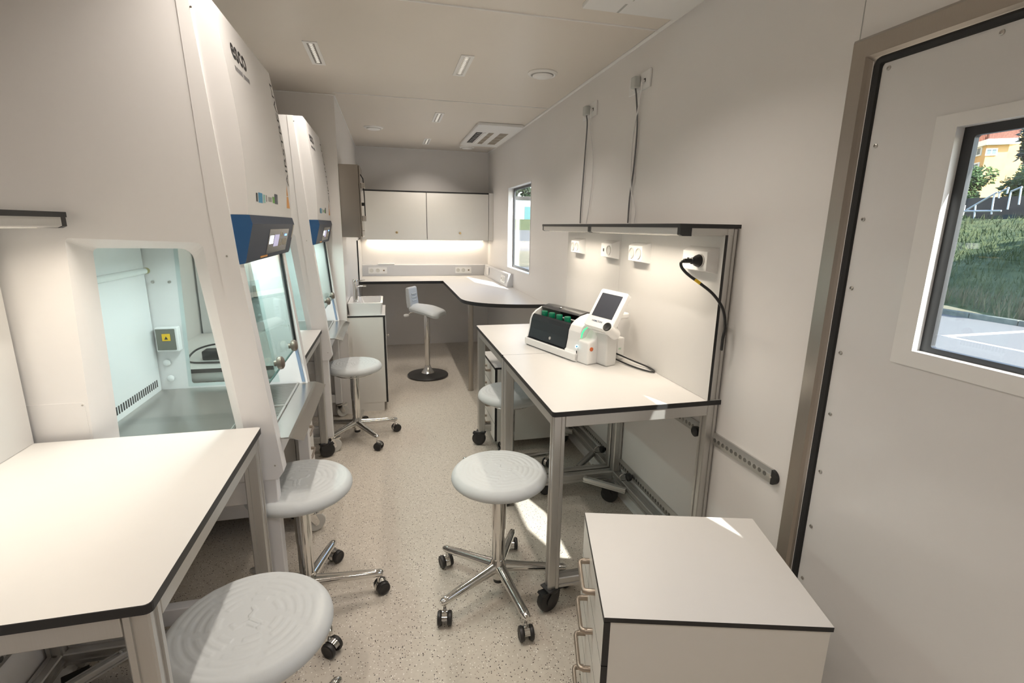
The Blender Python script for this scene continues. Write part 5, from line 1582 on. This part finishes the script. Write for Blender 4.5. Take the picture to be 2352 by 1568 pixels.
# grass bank rising to the dark retaining wall
def bank_z(x, y):
    t = max(0.0, min(1.0, (x - 13.9) / 8.6))
    return GZ + 0.10 + (2.45 * t ** 0.95) + 0.07 * math.sin(x * 1.7 + y * 0.9) + 0.05 * math.sin(y * 2.3 - x)
gb_ = MB()
NX, NY = 30, 44
V = []
for i in range(NX + 1):
    for j in range(NY + 1):
        x = 13.91 + 9.05 * i / NX; y = -4 + 30 * j / NY
        V.append((x, y, bank_z(x, y)))
F = [[i * (NY + 1) + j, (i + 1) * (NY + 1) + j, (i + 1) * (NY + 1) + j + 1, i * (NY + 1) + j + 1] for i in range(NX) for j in range(NY)]
gb_.add(V, F, 0, True)
bank = gb_.build('grass_bank', GRASS)
tag(bank, 'green grass bank rising behind the kerb, seen through door window', 'grass', kind='stuff')
bl = MB()
rg = random.Random(3)
for k in range(15000):
    x = 13.97 + 8.7 * rg.random() ** 1.4; y = 6 + 13 * rg.random()
    z = bank_z(x, y)
    h = 0.10 + 0.22 * rg.random() ** 2 + (0.25 * rg.random() if x < 14.6 else 0)
    a = rg.random() * 6.28; w_ = 0.010 + 0.012 * rg.random()
    lx, ly = 0.10 * math.cos(a * 3), 0.10 * math.sin(a * 3)
    bl.add([(x - w_ * math.cos(a), y - w_ * math.sin(a), z - 0.03), (x + w_ * math.cos(a), y + w_ * math.sin(a), z - 0.03), (x + lx, y + ly, z + h)], [(0, 1, 2)], 0 if x > 14.9 or rg.random() < 0.4 else 1)
blo = bl.build('grass_blades', [GRASS, DRYG], None, fix=False)
tag(blo, 'long grass blades growing on the bank outside the door window', 'grass', kind='stuff')

# retaining wall with steps and handrails
rw = thing('retaining_wall', 'dark stepped retaining wall above the grass bank', 'wall', (23.0, 8, 1.5))
for k, (x0, z0, z1) in enumerate(((0.0, 0.0, 0.50), (0.6, 0.50, 0.95), (1.2, 0.95, 1.50))):
    MB().box(x0, x0 + 0.7, 0, 14, -0.6 if k == 0 else z0 - 0.02, z1).build('wall_course', DARKWALL, rw)
for y in (7.95, 12.3):
    MB().box(-0.5, -0.1, y, y + 0.3, -0.3, 1.15).build('post', mat('concrete_post', (0.36, 0.36, 0.35), 0.8, noise=0.08), rw)
RP = (22.6, 0, 0); RN = (1, 0, 0)
def rail_set(pts, posts, label):
    t = thing('handrail', label, 'handrail', (0, 0, 0))
    MB().tube([hit(p[0], p[1], RP, RN) for p in pts], 0.035, 8).build('rail_bar', mat('galvanised', (0.42, 0.44, 0.46), 0.45, metal=0.5, noise=0.05), t)
    for p, q in posts:
        MB().tube([hit(p[0], p[1], RP, RN), hit(q[0], q[1], RP, RN)], 0.03, 8).build('post', MATS['galvanised'], t)
rail_set([(2220, 482), (2291, 441)], [((2241, 470), (2236, 512)), ((2284, 446), (2277, 492))], 'sloping handrail left on the steps beyond the grass bank')
rail_set([(2293, 443), (2318, 431)], [((2296, 443), (2294, 455)), ((2316, 433), (2313, 445))], 'short bright handrail midway up the steps beyond the bank')
rail_set([(2322, 440), (2348, 429)], [((2322, 441), (2314, 481)), ((2346, 430), (2340, 470))], 'bright handrail at the right of the steps beyond the bank')
rail_set([(2195, 485), (2300, 484)], [((2200, 485), (2199, 500))], 'low horizontal rail at the foot of the dark steps')

def leaf_cloud(name, label, cat, c, rad, n, size, m, seed, trunk=None, group=None):
    t = thing(name, label, cat, (c[0], c[1], trunk if trunk is not None else c[2] - rad[2]), 0, group)
    base = Vector(t.location)
    rr = random.Random(seed)
    mb = MB()
    lumps = []
    for k in range(14):
        d = Vector((rr.gauss(0, 1), rr.gauss(0, 1), rr.gauss(0, 1))).normalized() * rr.random() ** 0.4 * 0.62
        lumps.append((d, 0.30 + 0.22 * rr.random()))
    for k in range(n):
        d, s_ = lumps[rr.randrange(len(lumps))]
        q = d + Vector((rr.gauss(0, 1), rr.gauss(0, 1), rr.gauss(0, 1))).normalized() * s_ * (0.75 + 0.35 * rr.random())
        p = Vector(c) + Vector((q.x * rad[0], q.y * rad[1], q.z * rad[2])) - base
        u = Vector((rr.gauss(0, 1), rr.gauss(0, 1), rr.gauss(0, 0.6))).normalized(); v = u.orthogonal().normalized()
        s2 = size * (0.6 + 0.8 * rr.random())
        mb.add([p - u * s2, p + v * s2 * 0.5, p + u * s2, p - v * s2 * 0.5], [(0, 1, 2, 3)])
    o = mb.build('foliage', m, t, fix=False)
    o['kind'] = 'stuff'
    if trunk is not None:
        MB().tube([(0, 0, 0), (0.1, 0.05, (c[2] - trunk) * 0.5), (0, 0, c[2] - trunk + rad[2] * 0.4)], [0.28, 0.2, 0.08], 10).build('trunk', BARK, t)
    return t
# hedges behind the wall
h1 = hit(2240, 425, (27, 0, 0), (1, 0, 0)); h2 = hit(2320, 430, (27, 0, 0), (1, 0, 0))
leaf_cloud('hedge', 'light green hedge between the steps and the yellow house', 'hedge', (27.0, h1.y + 0.4, 3.55), (1.3, 2.2, 1.25), 5200, 0.11, LEAF, 11)
leaf_cloud('hedge', 'leafy green shrubs to the right above the steps', 'hedge', (27.4, h2.y - 0.8, 3.55), (1.3, 2.0, 1.3), 4200, 0.11, LEAF, 12)
leaf_cloud('tree', 'dark leafy tree at the right in front of the yellow house', 'tree', (31.0, 18.1, 5.9), (2.0, 2.1, 2.0), 6500, 0.15, LEAFD, 13, 2.2)
leaf_cloud('tree', 'unseen tree added past the door window edge to shade the bank', 'tree', (20.0, 1.0, 7.6), (4.4, 4.4, 2.8), 5200, 0.30, LEAFD, 14, 0.6)  # added out of view so its crown shades the grass bank
struct(MB().box(24.9, 120, -10, 90, 1.0, 2.45), 'ground_terrace', GRASS)

# yellow house
HC = CAMP + pix_ray(2257, 386) * (60.0 / pix_ray(2257, 386).x)
d1 = Vector((0.83, -0.55, 0)).normalized()        # along the sunlit front, going right and away
d2 = Vector((0.55, 0.83, 0)).normalized()         # along the shaded side, going left and away
n1 = Vector((-0.55, -0.83, 0)).normalized(); n2 = Vector((-0.83, 0.55, 0)).normalized()
hs = thing('house', 'yellow house with white framed windows and wooden balcony railing', 'house', (HC.x, HC.y, 2.45))
HB = Vector(hs.location)
topz = hit(2258, 334, HC, n1).z
r_end = hit(2316, 345, HC, n1); l1 = (r_end - HC).dot(d1)
l_end = hit(2238, 345, HC, n2); l2 = (l_end - HC).dot(d2)
def slab(o, a, b_, c, name, m, par):
    return MB().obox(Vector(o) - HB, a, b_, c).build(name, m, par)
base = Vector((HC.x, HC.y, 2.45))
slab(base, d1 * l1, d2 * max(l2, 3.0), Vector((0, 0, topz - 2.45)), 'wall_block', YHOUSE, hs)
wing = base + d2 * max(l2, 3.0)
slab(wing - d1 * 9.0, d1 * 14.0, d2 * 6.0, Vector((0, 0, topz + 5.0 - 2.45)), 'rear_wing', YHOUSE, hs)
WF = mat('house_white', (0.80, 0.79, 0.76), 0.7, noise=0.03)
slab(base - d1 * 0.3 + Vector((0, 0, topz - 2.45)) - d2 * 0.5, d1 * (l1 + 0.9), d2 * (max(l2, 3.0) + 0.4), Vector((0, 0, 0.55)), 'balcony_slab', WF, hs)
RAILW = nmat('balcony_wood', (0.22, 0.075, 0.05), (0.30, 0.11, 0.075), 6, 0.7)
zb = topz + 0.55
zr = 1.05
nsl = 26
s0 = base - d1 * 0.25 - d2 * 0.45 + Vector((0, 0, zb - 2.45))
plank = None
for k in range(nsl):
    q = s0 + d1 * ((l1 + 0.75) * k / nsl)
    slab(q, d1 * ((l1 + 0.75) / nsl * 0.8), d2 * 0.06, Vector((0, 0, zr)), 'balcony_slat', RAILW, hs)
for k in range(10):
    q = s0 + d2 * (max(l2, 3.0) * k / 10)
    slab(q, d2 * 0.16, d1 * 0.06, Vector((0, 0, zr)), 'balcony_slat', RAILW, hs)
def house_window(pa, pb, n, face_pt, dd):
    a = hit(pa[0], pa[1], face_pt, n); b_ = hit(pb[0], pb[1], face_pt, n)
    w = abs((b_ - a).dot(dd)); h = abs(a.z - b_.z)
    lo_ = Vector((a.x, a.y, min(a.z, b_.z)))
    if (b_ - a).dot(dd) < 0: lo_ = Vector((b_.x, b_.y, lo_.z))
    wf = slab(lo_, dd * w, n * 0.10, Vector((0, 0, h)), 'window', WF, hs)
    f = 0.14
    half = (w - 3 * f * 0.8) / 2
    for q in range(2):
        o2 = lo_ + dd * (f * 0.8 + q * (half + f * 0.8)) + Vector((0, 0, f)) + n * 0.095
        slab(o2, dd * half, n * 0.02, Vector((0, 0, h - 2 * f)), 'pane', mat('house_glass', (0.16, 0.20, 0.22), 0.15, noise=0.2), wf)
house_window((2265, 341), (2288, 357), n1, HC, d1)
house_window((2240, 341), (2253.5, 357), n2, HC, d2)
house_window((2235, 376), (2248, 386), n2, HC, d2)
gb2 = thing('pale_building', 'pale grey green building behind the tree beside the yellow house', 'building', (78, 44, 2.45))
MB().box(0, 8, -6, 6.5, 0, 14).build('wall_block', mat('pale_wall', (0.42, 0.46, 0.42), 0.85, noise=0.04), gb2)
MB().box(-0.3, 8.3, -6.3, 6.8, 14, 14.4).build('roof_edge', WF, gb2)

# far window view: verge bank, white halls, trees
bk_ = MB().add([(8, 76, 1.05), (45, 76, 1.05), (45, 81, 2.75), (8, 81, 2.75), (8, 130, 2.75), (45, 130, 2.75)], [(0, 1, 2, 3), (3, 2, 5, 4)])
tag(bk_.build('grass_bank', GRASS), 'distant grass bank beyond the road, seen through the far window', 'grass', kind='stuff')
hall = thing('white_hall', 'white hall with blue doors beyond the road, through far window', 'building', (25.5, 96, 2.75))
MB().box(-6, 12, 0, 12, 0, 4.0).build('wall_block', mat('hall_white', (0.27, 0.275, 0.285), 0.6, noise=0.03), hall)
MB().box(-6.3, 12.3, -0.3, 12.3, 4.0, 4.5).build('roof_edge', DARKWALL, hall)
MB().box(0.4, 2.2, -0.06, 0.0, 0.0, 2.6).build('door', mat('hall_teal', (0.05, 0.17, 0.18), 0.6, noise=0.05), hall)
MB().box(-1.9, -0.6, -0.06, 0.0, 0.8, 2.8).build('window', mat('hall_grey', (0.33, 0.36, 0.40), 0.4, noise=0.08), hall)
for k in range(3):
    leaf_cloud('tree', ('left', 'middle', 'right')[k] + ' tree of the dark row behind the white hall', 'tree', (19 + 8 * k, 116, 9.5), (5.5, 3.5, 4.0), 1800, 0.5, LEAFD, 30 + k, 2.7, 'trees behind the white hall')
